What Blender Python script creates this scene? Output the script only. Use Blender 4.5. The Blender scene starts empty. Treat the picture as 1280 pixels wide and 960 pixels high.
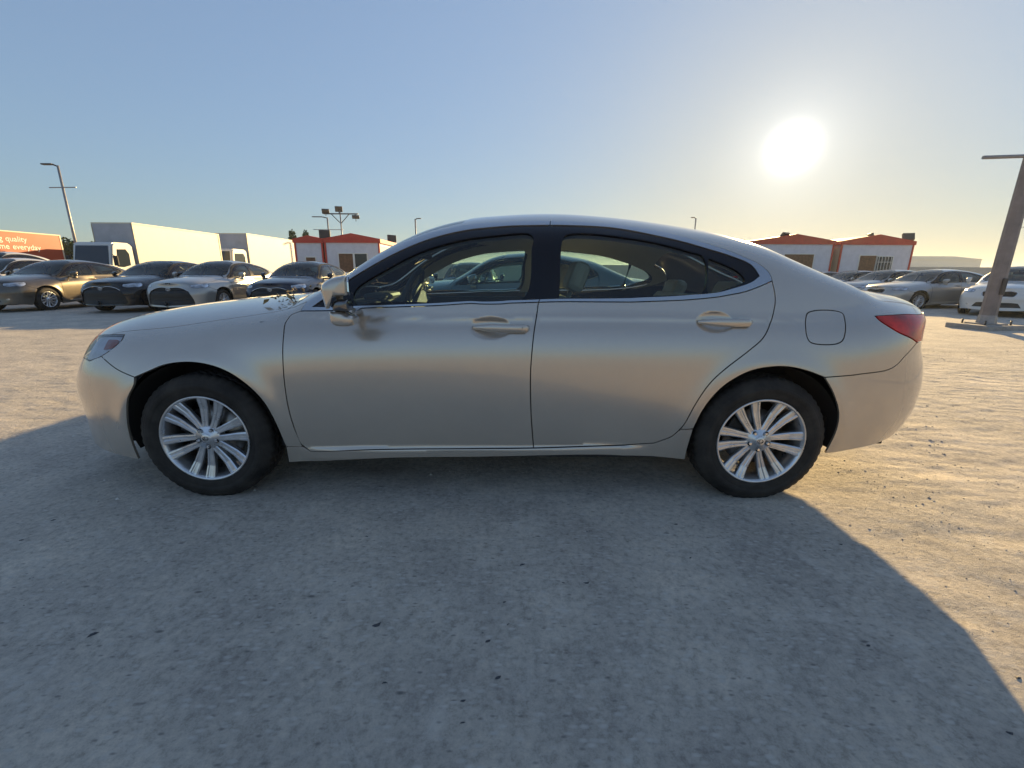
import bpy, bmesh, math, random
import numpy as np
from mathutils import Vector, Matrix
from mathutils.geometry import delaunay_2d_cdt

random.seed(7); rng = np.random.default_rng(7)
SC = bpy.context.scene
COL = SC.collection
PI = math.pi

# ------------------------------------------------------------------ camera
CAM_H = 1.1401
cd = bpy.data.cameras.new("camera"); cam = bpy.data.objects.new("camera", cd); COL.objects.link(cam)
cd.sensor_width = 36; cd.lens = 540.05 / 1280 * 36; cd.clip_end = 3000; cd.clip_start = .05
TH, RO = .2506, .0062
fwd = Vector((0, math.cos(TH), -math.sin(TH)))
up0 = Vector((0, math.sin(TH), math.cos(TH))); rt0 = Vector((1, 0, 0))
rt = rt0 * math.cos(RO) + up0 * math.sin(RO); up = up0 * math.cos(RO) - rt0 * math.sin(RO)
M = Matrix((rt, up, -fwd)).transposed().to_4x4(); M.translation = (0, 0, CAM_H)
cam.matrix_world = M
SC.camera = cam
SC.render.resolution_x = 1024; SC.render.resolution_y = 768

# ------------------------------------------------------------------ sky and sun
AZ, EL = math.radians(30.3), math.radians(12.5)
SUN = Vector((math.sin(AZ) * math.cos(EL), math.cos(AZ) * math.cos(EL), math.sin(EL)))
W = bpy.data.worlds.new("World"); SC.world = W; W.use_nodes = True
nt = W.node_tree; nt.nodes.clear()
def N(t, **k):
    n = nt.nodes.new(t)
    for a, b in k.items(): setattr(n, a, b)
    return n
out = N('ShaderNodeOutputWorld'); bg = N('ShaderNodeBackground'); bg.inputs[1].default_value = .108
sky = N('ShaderNodeTexSky', sky_type='NISHITA', sun_disc=False, sun_elevation=EL, sun_rotation=AZ,
        altitude=10, air_density=1.0, dust_density=.5, ozone_density=2.5)
tc = N('ShaderNodeTexCoord')
# aureole of the sun seen through dusty air
nz = N('ShaderNodeVectorMath', operation='NORMALIZE'); nt.links.new(tc.outputs['Generated'], nz.inputs[0])
dt = N('ShaderNodeVectorMath', operation='DOT_PRODUCT'); nt.links.new(nz.outputs[0], dt.inputs[0]); dt.inputs[1].default_value = SUN
ac = N('ShaderNodeMath', operation='ARCCOSINE'); nt.links.new(dt.outputs['Value'], ac.inputs[0])
def gauss(sig, amp, col):
    a = N('ShaderNodeMath', operation='DIVIDE'); nt.links.new(ac.outputs[0], a.inputs[0]); a.inputs[1].default_value = math.radians(sig)
    b = N('ShaderNodeMath', operation='POWER'); nt.links.new(a.outputs[0], b.inputs[0]); b.inputs[1].default_value = 2
    c = N('ShaderNodeMath', operation='MULTIPLY'); nt.links.new(b.outputs[0], c.inputs[0]); c.inputs[1].default_value = -1
    e = N('ShaderNodeMath', operation='EXPONENT'); nt.links.new(c.outputs[0], e.inputs[0])
    m = N('ShaderNodeVectorMath', operation='SCALE'); m.inputs[0].default_value = (col[0]*amp, col[1]*amp, col[2]*amp); nt.links.new(e.outputs[0], m.inputs['Scale'])
    return m.outputs[0]
def addv(a, b):
    n = N('ShaderNodeVectorMath', operation='ADD'); nt.links.new(a, n.inputs[0]); nt.links.new(b, n.inputs[1]); return n.outputs[0]
hs = N('ShaderNodeHueSaturation'); hs.inputs['Saturation'].default_value = .82
nt.links.new(sky.outputs[0], hs.inputs['Color'])
# dusty air evens the brightness out towards the sun: c / (1 + c / limit)
LIM = 2.1
q1 = N('ShaderNodeVectorMath', operation='DOT_PRODUCT'); nt.links.new(hs.outputs[0], q1.inputs[0]); q1.inputs[1].default_value = (.3/LIM, .5/LIM, .2/LIM)
q2 = N('ShaderNodeMath', operation='ADD'); nt.links.new(q1.outputs['Value'], q2.inputs[0]); q2.inputs[1].default_value = 1
q4 = N('ShaderNodeMath', operation='DIVIDE'); q4.inputs[0].default_value = 1; nt.links.new(q2.outputs[0], q4.inputs[1])
q3 = N('ShaderNodeVectorMath', operation='SCALE'); tn = N('ShaderNodeVectorMath', operation='MULTIPLY'); nt.links.new(hs.outputs[0], tn.inputs[0]); tn.inputs[1].default_value = (.88, .97, 1.05); nt.links.new(tn.outputs[0], q3.inputs[0]); nt.links.new(q4.outputs[0], q3.inputs['Scale'])
tot = addv(q3.outputs[0], gauss(1.6, 6, (1, .96, .88)))
tot = addv(tot, gauss(5.0, .75, (1, .97, .9)))
tot = addv(tot, gauss(12, .2, (1, .98, .94)))
tot = addv(tot, gauss(400, .10, (1, .97, .92)))
nt.links.new(tot, bg.inputs[0]); nt.links.new(bg.outputs[0], out.inputs[0])
sd = bpy.data.lights.new("sun", 'SUN'); sd.energy = 3.7; sd.angle = math.radians(.55); sd.color = (1, .71, .33)
so = bpy.data.objects.new("sun", sd); COL.objects.link(so)
so.rotation_euler = (-SUN).to_track_quat('-Z', 'Y').to_euler(); so.location = (8, 14, 12)
SC.view_settings.view_transform = 'Standard'; SC.view_settings.look = 'None'
SC.view_settings.exposure = 1.62; SC.view_settings.gamma = 1
SC.render.engine = 'CYCLES'; SC.cycles.max_bounces = 8; SC.cycles.transparent_max_bounces = 16
SC.cycles.sample_clamp_indirect = 6; SC.cycles.use_denoising = True

# ------------------------------------------------------------------ materials
MATS = {}
def mat(name, base=(.5, .5, .5), rough=.5, metal=0., coat=0., coat_r=.05, var=0., vscale=6., bump=0., bscale=60., spec=.5, var2=None, trans=0.):
    if name in MATS: return MATS[name]
    m = bpy.data.materials.new(name); m.use_nodes = True; t = m.node_tree; b = t.nodes['Principled BSDF']
    b.inputs['Base Color'].default_value = (*base, 1); b.inputs['Roughness'].default_value = rough; b.inputs['Metallic'].default_value = metal
    b.inputs['Coat Weight'].default_value = coat; b.inputs['Coat Roughness'].default_value = coat_r
    b.inputs['Specular IOR Level'].default_value = spec
    tc = t.nodes.new('ShaderNodeTexCoord')
    if var:
        n = t.nodes.new('ShaderNodeTexNoise'); n.inputs['Scale'].default_value = vscale; n.inputs['Detail'].default_value = 6; n.inputs['Roughness'].default_value = .6
        t.links.new(tc.outputs['Object'], n.inputs['Vector'])
        r = t.nodes.new('ShaderNodeValToRGB'); r.color_ramp.elements[0].position = .32; r.color_ramp.elements[1].position = .68
        c2 = var2 or tuple(min(1, c * (1 + var)) for c in base)
        r.color_ramp.elements[0].color = (*[c * (1 - var) for c in base], 1); r.color_ramp.elements[1].color = (*c2, 1)
        t.links.new(n.outputs['Fac'], r.inputs[0]); t.links.new(r.outputs[0], b.inputs['Base Color'])
        q = t.nodes.new('ShaderNodeMapRange'); q.inputs[3].default_value = rough * .85; q.inputs[4].default_value = min(1, rough * 1.2 + .02)
        t.links.new(n.outputs['Fac'], q.inputs[0]); t.links.new(q.outputs[0], b.inputs['Roughness'])
    if bump:
        n2 = t.nodes.new('ShaderNodeTexNoise'); n2.inputs['Scale'].default_value = bscale; n2.inputs['Detail'].default_value = 5
        t.links.new(tc.outputs['Object'], n2.inputs['Vector'])
        bp = t.nodes.new('ShaderNodeBump'); bp.inputs['Strength'].default_value = bump; bp.inputs['Distance'].default_value = .01
        t.links.new(n2.outputs['Fac'], bp.inputs['Height']); t.links.new(bp.outputs[0], b.inputs['Normal'])
    MATS[name] = m
    return m
def paint(name, base, metal=.7, rough=.34, coat_r=.06, dust=.12, dustcol=(.42, .36, .28), spec=.5):
    """car paint: metallic base under clear coat, thin uneven dust, denser low down"""
    if name in MATS: return MATS[name]
    m = bpy.data.materials.new(name); m.use_nodes = True; t = m.node_tree; b = t.nodes['Principled BSDF']
    tc = t.nodes.new('ShaderNodeTexCoord')
    n = t.nodes.new('ShaderNodeTexNoise'); n.inputs['Scale'].default_value = 2.3; n.inputs['Detail'].default_value = 8; n.inputs['Roughness'].default_value = .65
    t.links.new(tc.outputs['Object'], n.inputs['Vector'])
    mr = t.nodes.new('ShaderNodeMapRange'); mr.inputs[1].default_value = .35; mr.inputs[2].default_value = .75; mr.inputs[3].default_value = dust * .35; mr.inputs[4].default_value = dust * 1.5
    t.links.new(n.outputs['Fac'], mr.inputs[0])
    sp = t.nodes.new('ShaderNodeSeparateXYZ'); t.links.new(tc.outputs['Object'], sp.inputs[0])
    mz = t.nodes.new('ShaderNodeMapRange'); mz.inputs[1].default_value = .75; mz.inputs[2].default_value = .15; mz.inputs[3].default_value = 0; mz.inputs[4].default_value = dust * 1.6
    t.links.new(sp.outputs['Z'], mz.inputs[0])
    ad = t.nodes.new('ShaderNodeMath'); ad.operation = 'ADD'; ad.use_clamp = True; t.links.new(mr.outputs[0], ad.inputs[0]); t.links.new(mz.outputs[0], ad.inputs[1])
    mx = t.nodes.new('ShaderNodeMix'); mx.data_type = 'RGBA'; mx.inputs[6].default_value = (*base, 1); mx.inputs[7].default_value = (*dustcol, 1)
    t.links.new(ad.outputs[0], mx.inputs[0]); t.links.new(mx.outputs[2], b.inputs['Base Color'])
    me = t.nodes.new('ShaderNodeMath'); me.operation = 'MULTIPLY_ADD'; t.links.new(ad.outputs[0], me.inputs[0]); me.inputs[1].default_value = -metal; me.inputs[2].default_value = metal
    t.links.new(me.outputs[0], b.inputs['Metallic'])
    b.inputs['Roughness'].default_value = rough
    b.inputs['Coat Weight'].default_value = 1; b.inputs['Specular IOR Level'].default_value = spec
    cr = t.nodes.new('ShaderNodeMath'); cr.operation = 'MULTIPLY_ADD'; t.links.new(ad.outputs[0], cr.inputs[0]); cr.inputs[1].default_value = .22; cr.inputs[2].default_value = coat_r
    t.links.new(cr.outputs[0], b.inputs['Coat Roughness'])
    # orange peel
    n2 = t.nodes.new('ShaderNodeTexNoise'); n2.inputs['Scale'].default_value = 7; n2.inputs['Detail'].default_value = 1
    t.links.new(tc.outputs['Object'], n2.inputs['Vector'])
    bp = t.nodes.new('ShaderNodeBump'); bp.inputs['Strength'].default_value = .12; bp.inputs['Distance'].default_value = .004
    t.links.new(n2.outputs['Fac'], bp.inputs['Height']); t.links.new(bp.outputs[0], b.inputs['Normal']); t.links.new(bp.outputs[0], b.inputs['Coat Normal'])
    MATS[name] = m
    return m
def glass(name, tint=(.7, .8, .75), refl=1.0, dusty=.04):
    if name in MATS: return MATS[name]
    m = bpy.data.materials.new(name); m.use_nodes = True; t = m.node_tree; t.nodes.clear()
    o = t.nodes.new('ShaderNodeOutputMaterial'); tr = t.nodes.new('ShaderNodeBsdfTransparent'); tr.inputs[0].default_value = (*tint, 1)
    gl = t.nodes.new('ShaderNodeBsdfGlossy'); gl.inputs['Roughness'].default_value = .02; gl.inputs[0].default_value = (refl, refl, refl, 1)
    fr = t.nodes.new('ShaderNodeFresnel'); fr.inputs[0].default_value = 1.5
    mx = t.nodes.new('ShaderNodeMixShader'); t.links.new(fr.outputs[0], mx.inputs[0]); t.links.new(tr.outputs[0], mx.inputs[1]); t.links.new(gl.outputs[0], mx.inputs[2])
    df = t.nodes.new('ShaderNodeBsdfDiffuse'); df.inputs[0].default_value = (.45, .42, .36, 1)
    n = t.nodes.new('ShaderNodeTexNoise'); n.inputs['Scale'].default_value = 5; n.inputs['Detail'].default_value = 6
    tc = t.nodes.new('ShaderNodeTexCoord'); t.links.new(tc.outputs['Object'], n.inputs['Vector'])
    mr = t.nodes.new('ShaderNodeMapRange'); mr.inputs[1].default_value = .3; mr.inputs[2].default_value = .8; mr.inputs[3].default_value = dusty * .4; mr.inputs[4].default_value = dusty * 2
    t.links.new(n.outputs['Fac'], mr.inputs[0])
    m2 = t.nodes.new('ShaderNodeMixShader'); t.links.new(mr.outputs[0], m2.inputs[0]); t.links.new(mx.outputs[0], m2.inputs[1]); t.links.new(df.outputs[0], m2.inputs[2])
    t.links.new(m2.outputs[0], o.inputs[0])
    MATS[name] = m
    return m

# ------------------------------------------------------------------ object helpers
def empty(name, loc=(0, 0, 0), rz=0., label=None, cat=None, group=None):
    o = bpy.data.objects.new(name, None); COL.objects.link(o); o.location = loc; o.rotation_euler = (0, 0, rz)
    tag(o, label, cat, group); return o
def tag(o, label=None, cat=None, group=None, kind=None):
    if label: o['label'] = label
    if cat: o['category'] = cat
    if group: o['group'] = group
    if kind: o['kind'] = kind
    return o
def link(name, me, parent=None):
    o = bpy.data.objects.new(name, me); COL.objects.link(o)
    if parent: o.parent = parent
    return o
class MB:
    """collects simple shapes into one mesh"""
    def __init__(s): s.v = []; s.f = []; s.mi = []; s.sm = []; s.cur = 0; s.smooth = False
    def add(s, vs, fs, smooth=None):
        k = len(s.v); s.v += [tuple(v) for v in vs]
        for f in fs: s.f.append(tuple(i + k for i in f)); s.mi.append(s.cur); s.sm.append(s.smooth if smooth is None else smooth)
        return s
    def box(s, x0, x1, y0, y1, z0, z1, bev=0., rot=None):
        if bev > 0:
            b = min(bev, (x1-x0)*.49, (y1-y0)*.49, (z1-z0)*.49)
            bm = bmesh.new(); bmesh.ops.create_cube(bm, size=1)
            for v in bm.verts: v.co = ((x0+x1)/2 + v.co.x*(x1-x0), (y0+y1)/2 + v.co.y*(y1-y0), (z0+z1)/2 + v.co.z*(z1-z0))
            bmesh.ops.bevel(bm, geom=bm.edges[:], offset=b, segments=2, affect='EDGES', profile=.5)
            bm.verts.index_update(); vs = [v.co.copy() for v in bm.verts]; fs = [[v.index for v in f.verts] for f in bm.faces]; bm.free()
        else:
            vs = [Vector((x, y, z)) for z in (z0, z1) for y in (y0, y1) for x in (x0, x1)]
            fs = [(0, 2, 3, 1), (4, 5, 7, 6), (0, 1, 5, 4), (2, 6, 7, 3), (0, 4, 6, 2), (1, 3, 7, 5)]
        if rot is not None: vs = [rot @ v for v in vs]
        return s.add(vs, fs)
    def tube(s, pts, r, n=10, cap=True, smooth=True, ell=None):
        """pts list of 3d, r float or list"""
        pts = [Vector(p) for p in pts]; rr = r if isinstance(r, (list, tuple)) else [r]*len(pts)
        vs = []; prev = None
        for i, p in enumerate(pts):
            d = (pts[min(i+1, len(pts)-1)] - pts[max(i-1, 0)]).normalized()
            if prev is None: a = d.orthogonal().normalized() if abs(d.z) < .99 else Vector((1, 0, 0))
            else: a = (prev - d * prev.dot(d)).normalized()
            if prev is None and abs(d.z) < .99: a = (Vector((0, 0, 1)) - d * d.z).normalized()
            prev = a; b = d.cross(a); e = ell or (1, 1)
            for k in range(n):
                t = 2*PI*k/n; vs.append(p + a*math.cos(t)*rr[i]*e[0] + b*math.sin(t)*rr[i]*e[1])
        fs = [(i*n+k, i*n+(k+1) % n, (i+1)*n+(k+1) % n, (i+1)*n+k) for i in range(len(pts)-1) for k in range(n)]
        s.add(vs, fs, smooth)
        if cap:
            s.add([vs[k] for k in range(n)], [tuple(range(n))[::-1]], False); s.add([vs[-n+k] for k in range(n)], [tuple(range(n))], False)
        return s
    def lathe(s, prof, n=48, axis='Y', c=(0, 0, 0), smooth=True, rfun=None):
        """prof list of (r, h); axis direction Y or Z"""
        vs = []
        for k in range(n):
            t = 2*PI*k/n
            for j, (r, h) in enumerate(prof):
                if rfun: r = rfun(r, j, k)
                if axis == 'Y': vs.append((c[0]+r*math.cos(t), c[1]+h, c[2]+r*math.sin(t)))
                else: vs.append((c[0]+r*math.cos(t), c[1]+r*math.sin(t), c[2]+h))
        m = len(prof); fs = []
        for k in range(n):
            for j in range(m-1):
                f = (k*m+j, k*m+j+1, ((k+1) % n)*m+j+1, ((k+1) % n)*m+j)
                fs.append(f if axis == 'Y' else f[::-1])
        return s.add(vs, fs, smooth)
    def prism(s, poly, y0, y1, axis='Y'):
        """poly list of (a,b): axis Y -> (x,z) extruded y ; axis X -> (y,z) extruded x"""
        n = len(poly)
        if axis == 'Y': vs = [(a, y0, b) for a, b in poly] + [(a, y1, b) for a, b in poly]
        elif axis == 'X': vs = [(y0, a, b) for a, b in poly] + [(y1, a, b) for a, b in poly]
        else: vs = [(a, b, y0) for a, b in poly] + [(a, b, y1) for a, b in poly]
        fs = [tuple(range(n)), tuple(range(2*n-1, n-1, -1))] + [(i, i+n, (i+1) % n+n, (i+1) % n) for i in range(n)]
        return s.add(vs, fs)
    def sphere(s, c, r, sc=(1, 1, 1), n=16, m=10):
        vs = []; fs = []
        for i in range(m+1):
            a = PI*i/m
            for k in range(n):
                t = 2*PI*k/n; vs.append((c[0]+r*sc[0]*math.sin(a)*math.cos(t), c[1]+r*sc[1]*math.sin(a)*math.sin(t), c[2]+r*sc[2]*math.cos(a)))
        for i in range(m):
            for k in range(n): fs.append((i*n+k, (i+1)*n+k, (i+1)*n+(k+1) % n, i*n+(k+1) % n))
        return s.add(vs, fs, True)
    def mesh(s, name, mats):
        me = bpy.data.meshes.new(name); me.from_pydata(s.v, [], s.f)
        for m in (mats if isinstance(mats, (list, tuple)) else [mats]): me.materials.append(m)
        me.polygons.foreach_set('material_index', s.mi); me.polygons.foreach_set('use_smooth', s.sm)
        bm = bmesh.new(); bm.from_mesh(me); bmesh.ops.remove_doubles(bm, verts=bm.verts, dist=1e-6); bmesh.ops.recalc_face_normals(bm, faces=bm.faces); bm.to_mesh(me); bm.free()
        me.update(); return me
    def build(s, name, mats, parent=None): return link(name, s.mesh(name, mats), parent)
def children(o): return [c for c in COL.objects if c.parent == o]
def copy_tree(o, parent=None, kids=None):
    kids = kids or KIDS
    c = o.copy(); COL.objects.link(c); c.parent = parent
    for ch in kids.get(o.name, ()): copy_tree(ch, c, kids)
    return c
KIDS = {}
def index_kids():
    KIDS.clear()
    for o in COL.objects:
        if o.parent: KIDS.setdefault(o.parent.name, []).append(o)

def spl(xs,ys):
    # monotone-ish cubic hermite (catmull w/ pchip limiter)
    xs=np.array(xs,float);ys=np.array(ys,float)
    h=np.diff(xs);d=np.diff(ys)/h
    m=np.zeros(len(xs));m[0]=d[0];m[-1]=d[-1]
    m[1:-1]=(d[:-1]*h[1:]+d[1:]*h[:-1])/(h[1:]+h[:-1])
    def f(x):
        x=np.clip(x,xs[0],xs[-1]);i=np.clip(np.searchsorted(xs,x,side='right')-1,0,len(h)-1)
        t=(x-xs[i])/h[i];H=h[i]
        return (2*t**3-3*t*t+1)*ys[i]+(t**3-2*t*t+t)*H*m[i]+(-2*t**3+3*t*t)*ys[i+1]+(t**3-t*t)*H*m[i+1]
    return f
def smax(a,b,k):
    h=np.clip(.5+.5*(a-b)/k,0,1)
    return b*(1-h)+a*h+k*h*(1-h)
class Car:
    def __init__(s,**k):
        s.xa,s.xb=-.98,3.95          # tips
        s.WB=2.82; s.zw=.318
        s.nf,s.nr=2.5,2.7; s.lf,s.lr=.85,.80
        s.Pm=[(-1,.905),(0,.905),(.8,.908),(1.6,.91),(2.4,.91),(2.9,.905),(3.4,.885),(3.95,.86)]
        s.zt=[(-.98,.74),(-.85,.79),(-.6,.855),(-.2,.915),(.2,.96),(.6,1.01),(1.0,1.07),(1.6,1.10),(2.6,1.10),(3.1,1.09),(3.5,1.075),(3.8,1.05),(3.95,1.02)]
        s.zg=[(.2,.90),(.45,1.0),(.8,1.19),(1.15,1.345),(1.5,1.425),(1.8,1.45),(2.1,1.45),(2.5,1.42),(2.9,1.345),(3.2,1.25),(3.5,1.12),(3.8,.96)]
        s.Yb=[(.2,.82),(.8,.83),(2.,.84),(2.8,.83),(3.2,.79),(3.6,.72),(3.95,.66)]
        s.fs=[(.15,.10),(.3,.045),(.45,.008),(.55,0),(.64,.012),(.72,.045),(.80,.10),(1.,.2)]   # front face shift (+x)
        s.rs=[(.15,.16),(.3,.07),(.45,.01),(.6,0),(.75,.02),(.85,.035),(.93,.03),(1.0,.02),(1.1,.03)]  # rear face shift (-x)
        s.tum=.36
        s.qL=[(-1,3.2),(0,3.6),(.8,5),(1.2,5.5),(2.6,5.5),(3.3,4.6),(3.95,4)]
        s.zb=[(-1,.19),(-.5,.16),(.4,.17),(2.4,.17),(3.3,.2),(3.6,.25),(3.95,.30)]
        s.flare=.014; s.handles=[]
        s.__dict__.update(k)
        for n in ('Pm','zt','zg','Yb','fs','rs','qL','zb'):
            setattr(s,'f_'+n,spl(*zip(*getattr(s,n))))
        s.prep()
    def P(s,x):
        p=s.f_Pm(x)
        t=np.clip((s.xa+s.lf-x)/s.lf,0,1);a=(1-t**s.nf)**(1/s.nf)
        t=np.clip((x-(s.xb-s.lr))/s.lr,0,1);b=(1-t**s.nr)**(1/s.nr)
        return p*a*b
    def ztop(s,x): return smax(s.f_zt(x),s.f_zg(x),.02)-.0
    def Y(s,x,z):
        P=s.P(x)
        zt=s.f_zt(x);z0=.45
        u=np.clip((z-z0)/(zt-z0),0,1)
        q=s.f_qL(x)
        t=np.clip((.60-z)/.42,0,1.2);low=.055*t**2.2
        yl=np.maximum(P-low,0)*np.maximum(1-u**q,0)**(1/2.4)
        # greenhouse
        zg=s.f_zg(x);z1=.80
        v=np.clip((z-z1)/np.maximum(zg-z1,.02),0,1)
        yg=(s.f_Yb(x)-s.tum*np.maximum(z-.93,-.03)-.25*np.maximum(z-.93,0)**2-.9*np.maximum(.93-z,0))*np.minimum(1,P/.80)
        yg=yg*np.maximum(1-v**np.where(x<1.5,np.interp(zg,[.95,1.22],[3.,8.]),8.),0)**(1/2.6)
        g=np.clip((zg-.85)/.09,0,1); yg=yg*g*g*(3-2*g)
        gate=np.clip((zt-z)/.03,0,1); 
        y=smax(yl,yg,np.interp(x,[.7,1.4],[.055,.035])*np.clip(np.minimum(yl,yg)/.2,0.02,1))
        # flares
        for cx in (0,s.WB):
            r=np.hypot(x-cx,z-s.zw)
            y=y+s.flare*np.exp(-((r-.40)/.06)**2)*np.clip((z-.2)/.2,0,1)*np.clip(y/.5,0,1)
        # sill moulding standing proud below the doors
        y=y+.016*np.clip((.276+.012*(x-.5)-z)/.02,0,1)*np.clip((x-.46)/.1,0,1)*np.clip((2.28-x)/.15,0,1)*np.clip((z-.16)/.05,0,1)
        for hx,hz,hw,hh,hd in s.handles:
            r=np.hypot((x-hx)/hw,(z-hz)/hh)
            y=y-hd*np.clip(1-r**2.5,0,1)
        return y
    def prep(s):
        # xi table
        n=401
        xi=np.linspace(0,1,n)
        # warp: dense near tips:  x = mix
        c=.5-.5*np.cos(np.pi*xi)
        w=.55*xi+.45*c   # mild
        e=.045           # tip sqrt zone
        # final: make dx/dxi ->0 at ends
        x=s.xa+(s.xb-s.xa)*c if False else None
        L=s.xb-s.xa;a=.5
        def warp(xi):
            U=xi*(L+2*a)   # pseudo arclength ; end zones length 2a map to a with quadratic
            x=np.where(U<2*a,U*U/(4*a),np.where(U>L,L-(L+2*a-U)**2/(4*a),U-a))
            return s.xa+x
        s.warp=warp;s.Lx=L+2*a;s.a=a
        s.NX,s.NS=n,161
        tau=np.linspace(0,1,400)
        zz=1-(1-tau)**4
        x=warp(xi);zt=np.maximum(s.f_zt(x),s.f_zg(x))-1e-5;zb=s.f_zb(x)
        Z=zb[:,None]+(zt-zb)[:,None]*zz[None]
        X=np.repeat(x[:,None],400,1)
        Yv=s.Y(X,Z)
        Yv[:,-1]=0
        ds=np.hypot(np.diff(Z,axis=1),np.diff(Yv,axis=1))
        S=np.concatenate([np.zeros((n,1)),np.cumsum(ds,1)],1)
        tot=S[:,-1:]
        # section arc param normalised piecewise: s in [0,2]: actual arclength would vary with x; use normalised
        sn=S/tot
        s.Tz=np.stack([np.interp(np.linspace(0,1,s.NS),sn[i],Z[i]) for i in range(n)])
        s.Ty=np.stack([np.interp(np.linspace(0,1,s.NS),sn[i],Yv[i]) for i in range(n)])
        s.tot=tot[:,0]
    def unwarp(s,x):
        X=np.clip(x-s.xa,0,s.xb-s.xa);L=s.xb-s.xa;a=s.a
        U=np.where(X<a,np.sqrt(4*a*X),np.where(X>L-a,L+2*a-np.sqrt(np.maximum(4*a*(L-X),0)),X+a))
        return U/s.Lx
    def pos(s,xi,sp,raw=False):
        """xi,sp in [0,1] -> car coords (x,w,z)"""
        xi=np.clip(xi,0,1);sp=np.clip(sp,0,1)
        fi=xi*(s.NX-1);i=np.minimum(fi.astype(int),s.NX-2);t=fi-i
        fj=sp*(s.NS-1);j=np.minimum(fj.astype(int),s.NS-2);v=fj-j
        def bl(T): return (T[i,j]*(1-t)+T[i+1,j]*t)*(1-v)+(T[i,j+1]*(1-t)+T[i+1,j+1]*t)*v
        x=s.warp(xi)
        z=bl(s.Tz);y=bl(s.Ty)
        # refine y analytic where not close to the top
        ya=s.Y(x,z)
        zt=np.maximum(s.f_zt(x),s.f_zg(x))
        w=np.clip((zt-z)/.03-.3,0,1)
        y=y*(1-w)+ya*w
        if raw: return np.stack([x,y,z],-1)
        return s.deform(x,y,z)
    def deform(s,x,y,z):
        tf=np.clip((s.xa+.75-x)/.75,0,1);tr=np.clip((x-(s.xb-.7))/.7,0,1)
        x2=x+s.f_fs(z)*tf**1.5-s.f_rs(z)*tr**1.5
        return np.stack([x2,y,z],-1)
    def xz2d(s,x0,z):
        """(x0 raw, z)-> (xi,sp)"""
        xi=s.unwarp(np.asarray(x0,float))
        out=[]
        fi=xi*(s.NX-1);i=np.minimum(fi.astype(int),s.NX-2);t=fi-i
        g=np.linspace(0,1,s.NS)
        for k in range(len(xi)):
            col=s.Tz[i[k]]*(1-t[k])+s.Tz[i[k]+1]*t[k]
            out.append(np.interp(z[k],col,g))
        return xi,np.array(out)

KW=dict(
 nf=2.9,
 lf=0.95,
 tum=0.33,
 Pm=[(-1, 0.905), (0, 0.905), (0.8, 0.908), (1.6, 0.91), (2.4, 0.91), (2.9, 0.905), (3.4, 0.895), (3.95, 0.88)],
 qL=[(-1, 5.0), (-0.6, 4.2), (-0.2, 3.6), (0.1, 4.3), (0.4, 5.2), (0.9, 5.5), (1.2, 5.5), (2.6, 5.5), (3.2, 5.5), (3.5, 7.0), (3.95, 8.0)],
 zt=[(-0.98, 0.84), (-0.85, 0.868), (-0.7, 0.9), (-0.55, 0.926), (-0.4, 0.948), (-0.2, 0.972), (0, 0.993), (0.2, 1.01), (0.6, 1.05), (1.0, 1.08), (1.6, 1.1), (2.6, 1.1), (3.1, 1.09), (3.5, 1.0814), (3.7, 1.0588), (3.85, 1.0388), (3.95, 1.0288)],
 zg=[(-1, 0.5), (0, 0.82), (0.2, 0.945), (0.45, 1.05), (0.65, 1.158), (0.85, 1.29), (1.05, 1.39), (1.25, 1.4479), (1.5, 1.4765), (1.8, 1.4882), (2.1, 1.4716), (2.5, 1.4209), (2.7, 1.386), (2.9, 1.33), (3.05, 1.262), (3.2, 1.194), (3.35, 1.13), (3.5, 1.05), (3.8, 0.9)],
 fs=[(0.15, -0.01), (0.2, -0.02), (0.28, 0.0), (0.35, 0.018), (0.45, 0.028), (0.55, 0.03), (0.62, 0.06), (0.7, 0.11), (0.78, 0.12), (0.87, 0.08), (1.0, 0.03)],
 rs=[(0.15, 0.1965), (0.3, 0.1), (0.4, 0.02), (0.5, 0.0), (0.6, 0.0), (0.7, 0.035), (0.78, 0.08), (0.86, 0.075), (0.93, 0.03), (1, 0.012), (1.1, 0.01)],
 Yb=[(0.2, 0.7), (0.5, 0.775), (0.9, 0.825), (2.0, 0.84), (2.8, 0.83), (3.2, 0.79), (3.6, 0.72), (3.95, 0.66)],
)
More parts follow.
